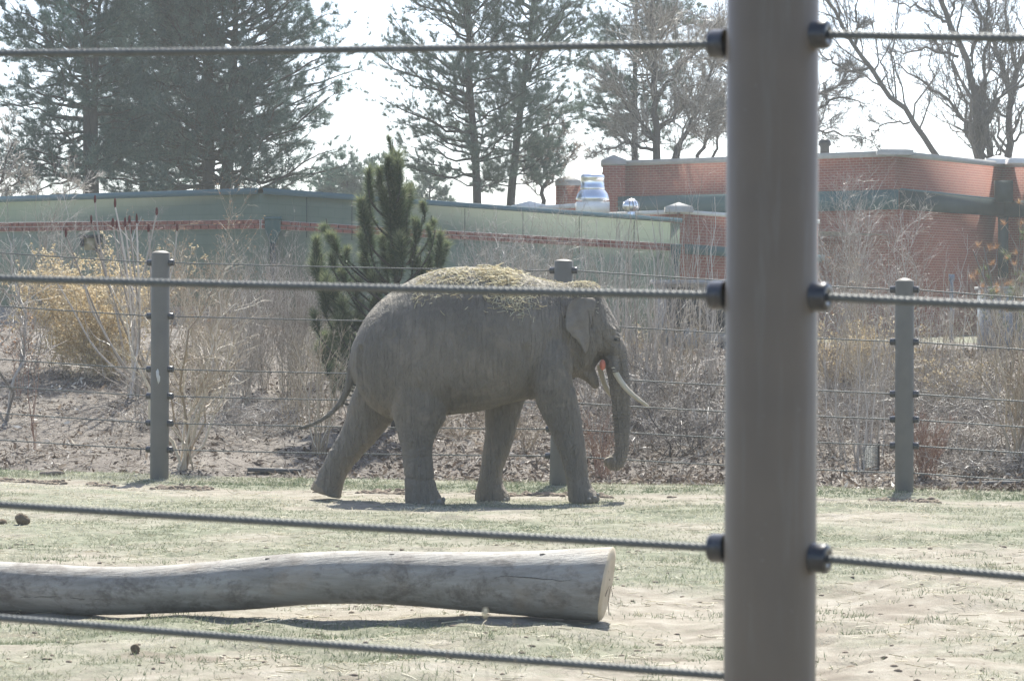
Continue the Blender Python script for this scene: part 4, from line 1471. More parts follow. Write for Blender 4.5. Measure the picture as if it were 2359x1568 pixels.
# dung lumps one can count
for nm, u, v, wpx, hpx, lab in (
        ("dung", 51, 1226, 17, 27, "round brown dung lump in the pale grass at far left"),
        ("dung", 3, 1224, 12, 12, "low brown dung lump cut by the left picture edge"),
        ("dung", 311, 1527, 10, 20, "small upright brown dung lump in the sand below the log"),
        ("dung", 2043, 1634, 12, 20, "dark dung lump at the bottom right of the tall grey post"),
        ("dung", 1962, 1547, 16, 9, "flat dark dung pat right of the tall grey post base"),
        ("dung", 2440, 1477, 9, 9, "tiny dark dung crumb near the right picture edge")):
    Yg = CAMZ * F / (v - 700)
    p = P(u, v, Yg); p[2] = float(gz(p[0], p[1]))
    s = Yg / F
    b_ = Acc()
    ball(b_, p + (0, 0, hpx * s * .45), wpx * s, wpx * s * .8, hpx * s * .55, 14, 9, int(u) % 97 + 3, .8)
    ball(b_, p + (wpx * s * .5, -.01, hpx * s * .3), wpx * s * .6, wpx * s * .5, hpx * s * .35, 10, 7, int(u) % 31 + 9, .8)
    if v < 1600:
        tag(b_.build(nm, M['dung'], smooth=True), lab, "dung")
# short log piece lying by the path at left
Yg = CAMZ * F / (1104 - 700); p = P(120, 1101, 37.6); p[2] = float(gz(p[0], p[1])) + .03
a_ = Acc()
xs_ = np.linspace(-.15, .15, 9)
a_.tubes(np.array([p + (x, x * .25, .006 * math.sin(x * 20)) for x in xs_]), np.array([.02, .034, .036, .033, .035, .034, .03, .026, .012]), 10)
tag(a_.build("short_log", M['stick_log'], smooth=True), "short brown log piece lying in the grass at left", "log")

# ------------------------------------------------------------------ bank litter
def on_bank(n, x0, x1, s0, s1):
    x = rng.uniform(x0, x1, n); s = s0 + (s1 - s0) * rng.random(n) ** 1.2
    y = fence_y(x) + s
    return x, y, bank_h(x, y)
lt = Acc()
n = 130000
x, y, z = on_bank(n, -9, 9, .3, 18)
kp_ = rng.random(n) < .22 + .78 * sm((x + 3.2) / 3) + .5 * sm((fbm(x * .9, y * .9, 147, 3) - .5) / .12)
x, y, z = x[kp_], y[kp_], z[kp_]; n = len(x)
d = rng.normal(size=(n, 3)); d[:, 2] = np.abs(d[:, 2]) * .45
pt = fbm(x * .7, y * .7, 141, 4)
lt.leaves(np.stack([x, y, z + rng.uniform(0, .03, n)], -1), d, .02 + .14 * rng.random(n) ** 3, .01 + .04 * rng.random(n) ** 2, np.clip(rng.beta(1.6, 2.0, n) + .9 * (pt - .5), 0, 1))
n = 9000
x, y, z = on_bank(n, -9, 9, .3, 12)
c = np.stack([x, y, z + .01], -1); d = rng.normal(size=(n, 3)); d[:, 2] *= .25; d = unit(d)
ln = rng.uniform(.06, .32, n)[:, None]
lt.tubes(np.stack([c, c + d * ln * .5 + rng.normal(size=c.shape) * .012, c + d * ln], 1), np.full((n, 3), .0035), 3, np.clip(rng.normal(.6, .25, n), 0, 1))
lt.build("leaf_litter", M['litter'], kind="stuff", label="dead leaves and wood chips covering the bank", category="leaf litter")

# dark plank and pale stick pieces
p = P(632, 1056, 38.4); p[2] = float(bank_h(p[0], p[1])) + .05
pk = Acc().box(p, .68, .14, .05, .06, -.03)
tag(pk.build("plank", M['plank']), "dark plank lying on the mulch left of the elephant's hind foot", "plank")
p = P(648, 1093, 37.3); p[2] = float(bank_h(p[0], p[1])) + .03
tag(Acc().box(p, .21, .07, .025, -.3, .05).build("wood_scrap", M['pale_wood']), "small pale wood scrap on the mulch below the plank", "wood scrap")
p = P(2320, 1120, 36.0); p[2] = float(gz(p[0], p[1])) + .03
tag(Acc().box(p, 1.2, .16, .05, .1, .01).build("plank", M['plank']), "dark grey board lying at the foot of the brush at right", "plank")

# ------------------------------------------------------------------ shrubs
def base_pt(u, Y):
    x = (u - 1179.5) / F * Y
    return np.array((x, Y, float(gz(x, Y))))

def shrub(name, label, cat, u, Y, vtop, wpx, stems=14, tw=9, tw2=4, mat='twig_grey', r=.008, lean=.25, bend=.1, jit=.03, group=None, leaves=None, spread=.12, t0=.25, ang=(.3, .9), tl=(.15, .4), tint=(.1, 1.0), droop=0.0):
    b = base_pt(u, Y)
    H = P(u, vtop, Y)[2] - b[2]
    W = wpx / ppm(Y)
    o = thing(name, label, cat, b, group)
    p0 = b + np.stack([rng.normal(size=stems) * spread * W, rng.normal(size=stems) * spread * W, np.full(stems, -.03)], -1)
    az = rng.uniform(0, 2 * math.pi, stems)
    tgt = rng.uniform(.15, 1.0, stems) ** .6 * W * lean / .25 * .9
    hh = H * rng.uniform(.6, 1.0, stems)
    hh[0] = H
    dv = np.stack([np.cos(az) * tgt, np.sin(az) * tgt * .6, hh], -1)
    L = np.linalg.norm(dv, axis=1)
    d = dv / L[:, None]
    bd = np.stack([np.cos(az) * bend, np.sin(az) * bend, -np.full(stems, abs(bend) * .4 + droop)], -1)
    S = curves(p0, d, L, 9, bd, jit)
    R = radii(rng.uniform(.6, 1.2, stems) * r, 9, .25)
    tn = rng.uniform(*tint, stems)
    if r >= .0105:
        for k_ in range(stems):
            Acc().tubes(S[k_], R[k_], 6, tn[k_:k_ + 1]).build("stem", M[mat], o)
    else:
        Acc().tubes(S, R, 5, tn).build("stems", M[mat], o, kind="stuff")
    tw = int(tw * 1.5)
    t = Acc()
    if tw:
        C1, R1 = children(S, R, tw, t0, .98, *ang, *tl, 5, None, .05, .55, .0022, .12)
        t.tubes(C1, R1, 3, np.clip(rng.uniform(*tint, len(C1)) + .05, 0, 1))
        last = C1
        if tw2:
            C2, R2 = children(C1, R1, tw2, .2, 1, .3, 1.0, .25, .6, 4, None, .06, .7, .0017, .1)
            t.tubes(C2, R2, 3, np.clip(rng.uniform(*tint, len(C2)) + .1, 0, 1))
            last = C2
        t.build("twigs", M[mat], o, kind="stuff")
        if leaves:
            lm, ln_, sz, lo = leaves
            lf = Acc()
            pick = rng.integers(0, len(last), ln_); tt = rng.integers(1, last.shape[1], ln_)
            c = last[pick, tt]
            d = rng.normal(size=(ln_, 3)); d[:, 2] -= lo
            lf.leaves(c, d, rng.uniform(.5, 1.2, ln_) * sz, rng.uniform(.25, .5, ln_) * sz, rng.random(ln_))
            lf.build("leaves", M[lm], o, kind="stuff")
    return o

SH = []
# --- left side
shrub("sapling", "leafless young tree at the left picture edge", "tree", 14, 43.0, 330, 120, 3, 26, 7, 'twig_grey', .035, .35, .05, .03, t0=.2, tl=(.12, .38), spread=.03)
shrub("shrub", "sparse grey twiggy shrub in front of the brick band at far left", "shrub", 70, 47.5, 400, 110, 12, 12, 5, 'twig_grey', .010, .3)
shrub("shrub", "big golden leaved bush left of the left fence post", "shrub", 232, 46.5, 572, 105, 44, 12, 5, 'twig_tan', .007, .3, .3, .04, leaves=('gold', 24000, .05, .3), spread=.25, ang=(.4, 1.3), t0=.06)
shrub("shrub", "low golden shrub behind the leafless sapling", "shrub", 155, 47.2, 610, 75, 14, 10, 4, 'twig_tan', .006, .3, .25, leaves=('gold', 7000, .05, .2), spread=.3, t0=.06)
shrub("shrub", "small dry shrub with orange leaves at the foot of the sapling", "shrub", 45, 45.2, 690, 25, 6, 6, 3, 'twig_red', .005, .3, leaves=('dry_leaf', 130, .06, .4))
# sumac with red cones
su = thing("sumac", "sumac with dark red seed cones standing over the golden bush", "shrub")
b = base_pt(330, 44.5)
tips = [(219, 455), (265, 465), (210, 502), (260, 510), (269, 514), (288, 510), (298, 502), (315, 502), (361, 483), (342, 522), (301, 527), (152, 532), (408, 519), (190, 620), (130, 640)]
a = Acc(); S_ = []
for i, (tu, tv_) in enumerate(tips):
    tp = P(tu, tv_ + 9, 44.5 + rng.uniform(-.5, .5))
    mid = lerp(b, tp, .45) + (rng.normal() * .12, 0, -.1)
    pts = resample(np.array([b + rng.normal(size=3) * (.15, .15, 0), mid, lerp(mid, tp, .6) + rng.normal(size=3) * .05, tp]), 12)
    S_.append(pts)
S_ = np.array(S_)
a.tubes(S_, np.repeat(np.linspace(.020, .010, 12)[None], len(S_), 0), 5, rng.uniform(.3, 1, len(S_)))
a.build("stems", M['twig_grey'], su)
t = Acc(); C1, R1 = children(S_, np.full(S_.shape[:2], .01), 3, .4, .9, .4, 1.0, .12, .3, 5, (0, 0, .3), .04, .7)
t.tubes(C1, R1, 4, rng.uniform(.4, 1, len(C1))); t.build("twigs", M['twig_grey'], su, kind="stuff")
for pts in S_[:13]:
    r = rng.uniform(.016, .024); hgt = rng.uniform(.045, .085)
    c = pts[-1]
    ball(Acc(), c + (0, 0, hgt * .5), r, r, hgt, 10, 9, int(rng.integers(1, 90)), .35).build("seed_cone", M['sumac'], su, smooth=True)
# white curled branches over the golden bush
shrub("shrub", "pale arching branches hanging in front of the golden bush", "shrub", 335, 43.2, 610, 120, 7, 5, 2, 'twig_grey', .011, .5, .45, .035, tint=(.6, 1), droop=.12)
# tan tree right of the left post
tan = shrub("shrub", "tall tan multi stemmed shrub just right of the left fence post", "shrub", 425, 38.7, 560, 100, 13, 14, 6, 'twig_tan', .021, .32, .12, .04, spread=.09, t0=.3, ang=(.4, 1.1), tl=(.12, .32))
shrub("shrub", "thin dry shrub with rusty seed heads behind the tan shrub", "shrub", 470, 45.5, 500, 70, 14, 10, 4, 'twig_tan', .007, .25, leaves=('dry_leaf', 1600, .026, 0))
shrub("shrub", "dry shrub with rusty tips beside the green downspout", "shrub", 590, 46.5, 555, 65, 12, 9, 4, 'twig_grey', .007, .3, leaves=('dry_leaf', 900, .024, 0))
shrub("shrub", "rust tipped twiggy shrub right above the left fence post", "shrub", 395, 47.0, 500, 50, 10, 9, 4, 'twig_tan', .006, .3, leaves=('dry_leaf', 900, .024, 0))
g_ = "fine bare brush left of the small pine"
for (u, Y, vt_, w), lab_ in zip(((610, 44.5, 560, 55), (660, 44.0, 540, 55), (690, 43.2, 600, 45), (570, 43.5, 640, 50), (740, 45.2, 575, 45)), ['fine upright grey brush below the green downspout', 'fine upright grey brush midway between downspout and small pine', 'fine upright grey brush close left of the small pine', "short fine grey brush left of the downspout's foot", "tall fine grey brush reaching up beside the small pine's left shoots"]):
    shrub("shrub", lab_, "shrub", u, Y, vt_, w, 26, 8, 4, 'twig_grey', .0055, .22, .05, .02, group=g_, t0=.15, ang=(.15, .5), tl=(.2, .45))
shrub("shrub", "straw coloured thin stemmed shrub behind the elephant's tail tip", "shrub", 735, 39.6, 740, 65, 22, 7, 3, 'twig_tan', .008, .25, .05, .02, t0=.3, ang=(.2, .6))
shrub("shrub", "golden dry shrub seen through the small pine's left branches", "shrub", 760, 45.8, 740, 40, 14, 8, 3, 'twig_tan', .005, .25, leaves=('gold', 500, .04, 0))
g_ = "low tangled twigs on the left bank"
for (u, Y, vt_, w), lab_ in zip(((470, 41.0, 870, 75), (540, 42.0, 880, 80), (330, 42.0, 880, 60), (620, 41.5, 900, 60)), ['low twig tangle on the bank right of the tan shrub', 'low twig tangle in the middle of the left bank slope', 'low twig tangle behind the left fence post', 'low twig tangle below the fine grey brush near the tail']):
    shrub("brush", lab_, "brush", u, Y, vt_, w, 14, 8, 3, 'twig_grey', .006, .5, .5, .06, group=g_, spread=.4, ang=(.5, 1.3))
shrub("shrub", "two thin upright reddish canes on the left bank", "shrub", 78, 40.8, 780, 26, 4, 2, 0, 'twig_red', .010, .25, .02, .015, spread=.25)
# --- behind the elephant
g_ = "fine bare brush behind the elephant"
for (u, Y, vt_, w), lab_ in zip(((1205, 46, 470, 70), (1150, 45, 520, 60), (1265, 45.5, 540, 55), (1330, 46, 560, 55)), ["pale fine twigged shrub rising over the hay on the elephant's back", "pale fine twigged shrub over the middle of the elephant's back", 'pale fine twigged shrub just left of the middle fence post', 'pale fine twigged shrub just right of the middle fence post']):
    shrub("shrub", lab_, "shrub", u, Y, vt_, w, 16, 11, 6, 'twig_grey', .007, .28, .08, .03, group=g_, leaves=('litter', 420, .022, 0), tint=(.3, 1))
g_ = "low shrubs between the elephant's legs"
for (u, Y, vt_, w), lab_ in zip(((1215, 39.6, 930, 50), (1180, 40.5, 940, 45), (1060, 40.5, 950, 45), (1000, 41, 930, 40), (1110, 42, 900, 50)), ["low dry shrub seen right of the elephant's far foreleg", "low dry shrub half hidden by the elephant's far foreleg", "low dry shrub seen in the gap under the elephant's belly", "low dry shrub hidden partly by the elephant's near hind leg", "low dry shrub close left of the elephant's far foreleg"]):
    shrub("shrub", lab_, "shrub", u, Y, vt_, w, 26, 5, 2, 'twig_tan', .005, .4, .12, .03, group=g_, tint=(0, .7))
shrub("shrub", "small reddish twig clump below the elephant's trunk tip", "shrub", 1388, 37.2, 940, 36, 34, 5, 2, 'twig_red', .0045, .4, .05, .02, ang=(.15, .5), spread=.22)
# tall sucker stems right of the elephant
g_ = "tall straight bare shoots right of the elephant"
for (u, Y, vt_, w, ns), lab_ in zip(((1395, 44, 470, 40, 6), (1450, 43.5, 430, 45, 8), (1505, 43, 470, 45, 8), (1545, 44, 415, 50, 9), (1590, 43, 440, 45, 8), (1640, 42.6, 450, 40, 8), (1485, 42, 520, 45, 8), (1425, 44.5, 500, 40, 7)), ["tall bare shoots directly above the elephant's forehead", 'tall bare shoots in front of the fan on the roof', "tall bare shoots just right of the elephant's brow against the green wall", "tallest bare shoots crossing the green wall's right end", "tall bare shoots in front of the shed's dark opening", "tall bare shoots touching the grey post's left edge", "shorter bare shoots above the elephant's tusk", "thin bare shoots between the middle post and elephant's brow"]):
    shrub("shrub", lab_, "shrub", u, Y, vt_, w, ns, 4, 1, 'twig_grey', .0125, .3, -.04, .014, group=g_, t0=.15, ang=(.25, .6), tl=(.18, .45), tint=(.35, 1), spread=.3)
g_ = "knotted brush behind the trunk"
for (u, Y, vt_, w), lab_ in zip(((1440, 41.0, 800, 60), (1500, 40.5, 820, 70), (1560, 41.0, 800, 70), (1620, 40.5, 810, 70), (1470, 39.3, 900, 65), (1560, 38.8, 920, 75), (1640, 38.8, 910, 70), (1400, 40.5, 860, 55)), ["dark brush right behind the elephant's eye and trunk base", 'dark brush just right of the tusk tip', 'dark brush below the grey shed', 'dark brush beside the grey post at tusk height', "low dark brush right of the elephant's trunk", 'low dark brush in the middle between trunk and grey post', "low dark brush against the grey post's left edge", "dark brush seen between the elephant's chin and foreleg"]):
    shrub("brush", lab_, "brush", u, Y, vt_, w, 15, 11, 5, 'twig_grey' if rng.random() < .75 else 'twig_dark', .009, .55, .45, .07, group=g_, spread=.35, ang=(.5, 1.3), tint=(.0, .95))
shrub("shrub", "golden dry grass clump right of the elephant's forehead", "shrub", 1440, 45.5, 735, 26, 16, 8, 3, 'twig_tan', .005, .3, .1, leaves=('gold', 900, .045, 0))
# --- right of the near post
shrub("shrub", "tall fine twigged shrub in front of the brick corner at right", "shrub", 1985, 46.0, 400, 100, 16, 16, 8, 'twig_grey', .010, .3, .03, .035, leaves=('litter', 600, .022, 0), tint=(.3, 1))
shrub("shrub", "second fine twigged shrub leaning toward the right fence post", "shrub", 2060, 44.5, 520, 70, 10, 12, 6, 'twig_grey', .009, .3, .05, .035, tint=(.4, 1))
shrub("shrub", "rusty dry leaved shrub beside the tall grey post", "shrub", 1925, 45.0, 560, 50, 12, 10, 4, 'twig_grey', .007, .3, leaves=('dry_leaf', 900, .03, 0))
g_ = "golden dry grasses right of the grey post"
for (u, Y, vt_, w, nl), lab_ in zip(((1925, 43.5, 735, 55, 2200), (1990, 43.0, 730, 50, 1700), (2040, 43.2, 745, 35, 900)), ["golden dry grass clump against the grey post's right edge", 'golden dry grass clump midway between grey post and right fence post', 'small golden grass clump just left of the right fence post']):
    shrub("shrub", lab_, "shrub", u, Y, vt_, w, 22, 9, 3, 'twig_tan', .005, .35, .12, group=g_, leaves=('gold', nl, .045, .1), spread=.25)
shrub("shrub", "round golden shrub right of the right fence post", "shrub", 2200, 42.0, 815, 60, 22, 9, 3, 'twig_tan', .005, .35, .12, leaves=('gold', 1500, .04, .1), spread=.3)
shrub("shrub", "golden shrub tucked close behind the right fence post", "shrub", 2125, 43.5, 745, 35, 14, 8, 3, 'twig_tan', .005, .3, leaves=('gold', 700, .045, .1))
g_ = "slim upright canes left of the right fence post"
for (u, Y, vt_, w, ns), lab_ in zip(((1960, 38.0, 700, 40, 9), (2010, 38.2, 720, 35, 8), (1925, 38.6, 760, 30, 5), (1975, 37.2, 900, 45, 6)), ['slim upright canes midway between grey post and right fence post', 'slim upright canes rising out of the wire tree guard', "few slim canes next to the grey post's right edge", 'short slanting canes low between grey post and wire guard']):
    shrub("shrub", lab_, "shrub", u, Y, vt_, w, ns, 3, 1, 'twig_grey', .0085, .22, .03, .012, group=g_, t0=.3, ang=(.2, .5), tint=(.4, 1), spread=.35)
g_ = "brush on the right bank"
for (u, Y, vt_, w), lab_ in zip(((1920, 41.5, 800, 60), (1960, 40.0, 860, 70), (2030, 40.8, 840, 70), (2040, 38.6, 930, 60), (2160, 41.5, 790, 80), (2240, 41.0, 820, 85), (2320, 41.5, 800, 80), (2180, 38.8, 920, 80), (2260, 38.2, 940, 85), (2340, 38.5, 930, 80), (2230, 36.9, 1010, 80), (2330, 36.9, 1020, 75), (1930, 38.3, 950, 50), (2130, 40.2, 870, 60)), ['dead branch heap high on the bank beside the grey post', 'dead branch heap below the golden grass right of the grey post', 'dead branch heap left of the right fence post at mid height', 'low dead branches behind the wire tree guard', 'dead branches just right of the right fence post near its top', 'dead branches below the pale blue grey box', 'dead branches high on the bank at the right picture edge', 'dead branches beside the reddish twig bush', 'low dead branches right of the reddish twig bush', 'dead branches low at the right picture edge behind the tan clump', 'lowest dead branches at the grass edge right of the red bush', 'lowest dead branches by the dark grey board', "low dead branches against the grey post's right edge", 'dead branches half hidden by the right fence post']):
    shrub("brush", lab_, "brush", u, Y, vt_, w, 16, 11, 5, 'twig_grey' if rng.random() < .85 else 'twig_tan', .008, .55, .45, .06, group=g_, spread=.4, ang=(.5, 1.3), tint=(.0, .95))
shrub("shrub", "reddish twig bush at the foot of the right fence post", "shrub", 2135, 36.5, 930, 50, 50, 6, 2, 'twig_red', .0045, .35, .05, .02, ang=(.15, .5), spread=.2)
shrub("shrub", "tall tan stemmed clump at the right picture edge", "shrub", 2345, 37.6, 620, 80, 20, 9, 4, 'twig_tan', .014, .22, .05, .025, spread=.14)
g_ = "thin canes before the brick wall"
for (u, Y, vt_, w, ns), lab_ in zip(((2120, 45, 560, 30, 5), (2200, 45, 520, 50, 4), (2170, 44, 600, 40, 5)), ['thin canes right above the right fence post', 'thin canes in front of the standpipe', 'thin canes between right fence post and standpipe']):
    shrub("shrub", lab_, "shrub", u, Y, vt_, w, ns, 4, 1, 'twig_grey', .009, .25, .04, .015, group=g_, t0=.4, tint=(.5, 1))
# right edge pine shrub with rusty needles
ps = thing("pine_shrub", "ragged little pine with green and rusty needle tufts at right edge", "tree")
b = base_pt(2325, 44.0)
S0 = []
for i in range(9):
    tp = P(2325 + rng.uniform(-85, 60), rng.uniform(520, 690), 44 + rng.uniform(-.6, .6))
    S0.append(resample(np.array([b, lerp(b, tp, .5) + (rng.normal() * .1, 0, -.08), tp]), 8))
S0 = np.array(S0)
Acc().tubes(S0, np.repeat(np.linspace(.022, .007, 8)[None], 9, 0), 6, .2).build("trunk", M['twig_grey'], ps)
C1, R1 = children(S0, np.full(S0.shape[:2], .012), 7, .45, 1, .3, .9, .15, .3, 5, (0, 0, .2), .04, .6)
Acc().tubes(C1, R1, 4, .3).build("branches", M['twig_grey'], ps)
def tufts(acc, Cc, Dd, m, ln, w, spread, t0_=0, t1_=1):
    Cc = np.repeat(Cc, m, 0); Dd = np.repeat(Dd, m, 0)
    n = len(Cc)
    acc.blades(Cc, unit(Dd) + rng.normal(size=(n, 3)) * spread, rng.uniform(.7, 1.1, n) * ln, w, np.clip(rng.uniform(t0_, t1_, n), 0, 1))
ends = C1[:, -1]; de = unit(C1[:, -1] - C1[:, -2])
kk = rng.random(len(ends)) < .35
a = Acc(); tufts(a, np.concatenate([ends[~kk], C1[~kk][:, 3]]), np.concatenate([de[~kk]] * 2), 26, .13, .006, .55, .3, 1.0); a.build("green_needles", M['needle_young'], ps)
a = Acc(); tufts(a, ends[kk], de[kk], 40, .12, .006, .6); a.build("rusty_needles", M['dry_leaf'], ps)

for (u, Y, vt_, w, ns, mt, lab) in (
        (150, 47.8, 500, 60, 12, 'twig_grey', "pale thin twigs veiling the brick band left of the sumac"),
        (300, 48.2, 480, 70, 12, 'twig_grey', "pale thin twigs veiling the wall behind the sumac"),
        (480, 47.5, 520, 70, 14, 'twig_tan', "tan thin twigs veiling the wall between left post and downspout"),
        (540, 46.0, 570, 60, 14, 'twig_tan', "tan brush left of the downspout below the brick band"),
        (440, 43.0, 620, 70, 16, 'twig_tan', "straw coloured dense brush right beside the left fence post"),
        (520, 42.6, 680, 70, 16, 'twig_grey', "grey brush on the bank between tan shrub and fine grey brush"),
        (680, 41.6, 760, 60, 16, 'twig_tan', "straw coloured brush left of the elephant's rump"),
        (800, 42.6, 640, 50, 12, 'twig_grey', "grey twigs between the small pine's lower branches"),
        (1060, 44.0, 560, 60, 14, 'twig_grey', "grey twigs right of the small pine above the elephant's rump"),
        (1110, 46.5, 500, 60, 12, 'twig_grey', "pale twigs over the elephant's back right of the small pine"),
        (1240, 43.5, 520, 60, 16, 'twig_tan', "tan twigs left of the middle fence post top"),
        (1350, 43.0, 520, 55, 16, 'twig_grey', "grey twigs right of the middle fence post top"),
        (1420, 42.2, 600, 60, 16, 'twig_grey', "grey brush in front of the elephant's forehead"),
        (1500, 41.6, 680, 60, 18, 'twig_grey', "grey brush above the elephant's tusk tip"),
        (1570, 41.8, 650, 60, 18, 'twig_tan', "tan brush in front of the grey shed's corner post"),
        (1640, 41.6, 660, 50, 18, 'twig_grey', "grey brush against the grey post below the shed roof"),
        (1910, 43.0, 560, 55, 16, 'twig_grey', "grey brush at the grey post's right edge before the brick wall"),
        (1985, 42.4, 600, 60, 16, 'twig_tan', "tan brush before the brick wall's lower part left of the post"),
        (2050, 42.0, 640, 45, 16, 'twig_grey', "grey brush just behind the right fence post's left side"),
        (2140, 42.6, 640, 55, 16, 'twig_grey', "grey brush just right of the right fence post's top"),
        (2220, 42.4, 660, 60, 16, 'twig_tan', "tan brush in front of the standpipe"),
        (2290, 42.6, 640, 60, 18, 'twig_grey', "grey brush covering the blue grey box"),
        (2350, 42.0, 600, 55, 16, 'twig_tan', "tan brush covering the wall at the right picture edge")):
    shrub("shrub", lab, "shrub", u, Y, vt_, w, ns, 7, 4, mt, .0075, .28, .05, .028, t0=.12, ang=(.2, .8), tl=(.15, .38), tint=(.3, 1), spread=.25)

# wire guard cage
wc = thing("wire_cage", "short wire mesh tree guard left of the right fence post", "wire cage")
b = base_pt(2003, 37.3)
rw, hw = .105, P(0, 1030, 37.3)[2] - b[2]
a = Acc()
ca = np.linspace(0, 2 * math.pi, 25)
for k_ in range(15):
    z = b[2] + .01 + hw * k_ / 14
    a.tubes(np.stack([b[0] + rw * np.cos(ca), b[1] + rw * np.sin(ca), np.full(25, z)], -1), np.full(25, .003), 4)
a.build("hoop_wires", M['wire'], wc)
a = Acc()
for k_ in range(14):
    t_ = 2 * math.pi * k_ / 14
    q0 = b + (rw * math.cos(t_), rw * math.sin(t_), -.02)
    a.tubes(np.array([q0, q0 + (0, 0, hw + .04)]), np.array([.0022, .0022]), 4)
a.build("upright_wires", M['wire'], wc)
a = Acc(); q0 = b + (rw + .01, -.02, -.05); a.tubes(np.array([q0, q0 + (0, 0, hw + .12)]), np.array([.012, .012]), 6); a.build("stake", M['bark_dark'], wc)

# ------------------------------------------------------------------ young pine behind the elephant
yp = thing("young_pine", "small dark green pine with upright shoots behind the elephant's rump", "tree")
PY = 41.5
def YP(u, v):
    return P(679.4 + .391 * u, 311 + .391 * v, PY)
pb_ = base_pt(913, PY)
trunk = resample(np.array([pb_, YP(600, 1400), YP(604, 1000), YP(598, 700), YP(590, 400), YP(580, 200), YP(576, 60)]), 30)
Acc().tubes(trunk, np.linspace(.075, .008, 30), 10).build("trunk", M['bark_pine'], yp, smooth=True)
cand = [  # axis top, axis bottom, radius, in drawing units
    (575, 20, 579, 160, 26), (579, 110, 582, 300, 48), (582, 250, 590, 560, 60), (590, 500, 596, 840, 62), (530, 130, 545, 250, 34), (630, 140, 622, 300, 34),
    (450, 215, 440, 330, 34), (440, 300, 440, 420, 40), (405, 380, 415, 560, 44), (440, 500, 450, 700, 50), (400, 600, 420, 720, 40), (410, 740, 430, 850, 46),
    (560, 345, 565, 560, 46), (600, 400, 600, 640, 46), (655, 240, 655, 450, 46), (660, 400, 655, 640, 48), (500, 200, 505, 340, 42), (520, 600, 540, 820, 50), (640, 600, 640, 760, 46),
    (765, 375, 762, 470, 30), (755, 480, 745, 560, 30), (800, 470, 795, 570, 30), (830, 560, 815, 650, 30), (860, 620, 840, 780, 42), (880, 690, 850, 790, 36), (720, 540, 715, 640, 32), (790, 640, 780, 780, 36), (700, 660, 690, 800, 36), (740, 700, 730, 820, 36),
    (180, 490, 195, 580, 32), (210, 560, 235, 650, 34), (245, 630, 265, 720, 34), (215, 700, 235, 800, 34), (100, 630, 120, 760, 38), (150, 700, 160, 860, 48), (120, 780, 150, 870, 40), (270, 660, 280, 780, 30),
    (470, 820, 480, 930, 40), (500, 880, 500, 960, 36), (180, 920, 185, 1070, 40), (240, 950, 260, 1090, 44), (290, 1000, 305, 1140, 44), (370, 960, 375, 1070, 30), (330, 1080, 340, 1160, 36), (210, 1120, 225, 1240, 38), (145, 1210, 165, 1330, 34), (200, 1230, 210, 1380, 42),
    (280, 1180, 290, 1290, 44), (300, 1280, 310, 1380, 40), (190, 1320, 200, 1400, 36), (240, 1380, 245, 1470, 34), (225, 1460, 235, 1530, 22), (390, 1100, 400, 1180, 34), (440, 960, 450, 1060, 40),
    (160, 860, 170, 960, 40), (220, 880, 235, 980, 40), (130, 1060, 140, 1170, 36), (270, 1080, 280, 1180, 40), (330, 1180, 335, 1270, 36), (170, 1180, 185, 1290, 38), (350, 860, 360, 960, 40), (300, 800, 310, 900, 34), (720, 800, 710, 900, 40), (800, 740, 790, 840, 36)]
nd = Acc(); bs = []
for (u0, v0, u1, v1, r) in cand:
    off = rng.uniform(-.45, .35) if abs(u0 - 585) > 40 else rng.uniform(-.15, .15)
    tp = YP(u0, v0) + (0, off, 0); bt = YP(u1, v1) + (0, off, 0)
    R = r * .391 / ppm(PY)
    L = np.linalg.norm(tp - bt)
    ex = bt - unit(tp - bt) * .12
    # bough from the trunk to the shoot's foot
    zt = max(pb_[2] + .35, ex[2] - abs(ex[0] - trunk[0, 0]) * .75 - .1)
    i = int(np.argmin(np.abs(trunk[:, 2] - zt)))
    mid = lerp(trunk[i], ex, .6) + (0, 0, -.06)
    bs.append(np.concatenate([resample(np.array([trunk[i], mid, ex, bt]), 9), resample(np.array([bt, tp]), 4)[1:]]))
    R *= 1.75 if u0 < 400 else 1.5
    tp = tp + rng.normal(size=3) * .05
    n = int(520 * (L / .25 + .6) * (r / 40))
    f = rng.random(n)
    ax_ = unit(tp - bt)
    c = bt + (tp - bt) * f[:, None]
    d = ax_ * rng.uniform(.5, 1.4, n)[:, None] + rndir(n) * .95
    tint = .30 + .5 * f ** 2 + rng.normal(size=n) * .22
    nd.blades(c, d, R * rng.uniform(.75, 1.35, n), .0065, np.clip(tint, 0, 1))
    n = 200
    f = rng.random(n) * .45 + .55
    seg = bs[-1]; x_ = f * 8; i_ = np.minimum(x_.astype(int), 7); ff_ = (x_ - i_)[:, None]
    c = seg[i_] * (1 - ff_) + seg[i_ + 1] * ff_
    nd.blades(c, unit(seg[i_ + 1] - seg[i_]) * .7 + rndir(n) * .9, R * rng.uniform(.5, .9, n), .0065, np.clip(.25 + rng.normal(size=n) * .18, 0, 1))
Bs = np.array(bs)
Acc().tubes(Bs, np.repeat(np.linspace(.022, .006, Bs.shape[1])[None], len(Bs), 0), 5).build("branches", M['bark_pine'], yp)
nd.build("needles", M['needle_young'], yp, kind="stuff")

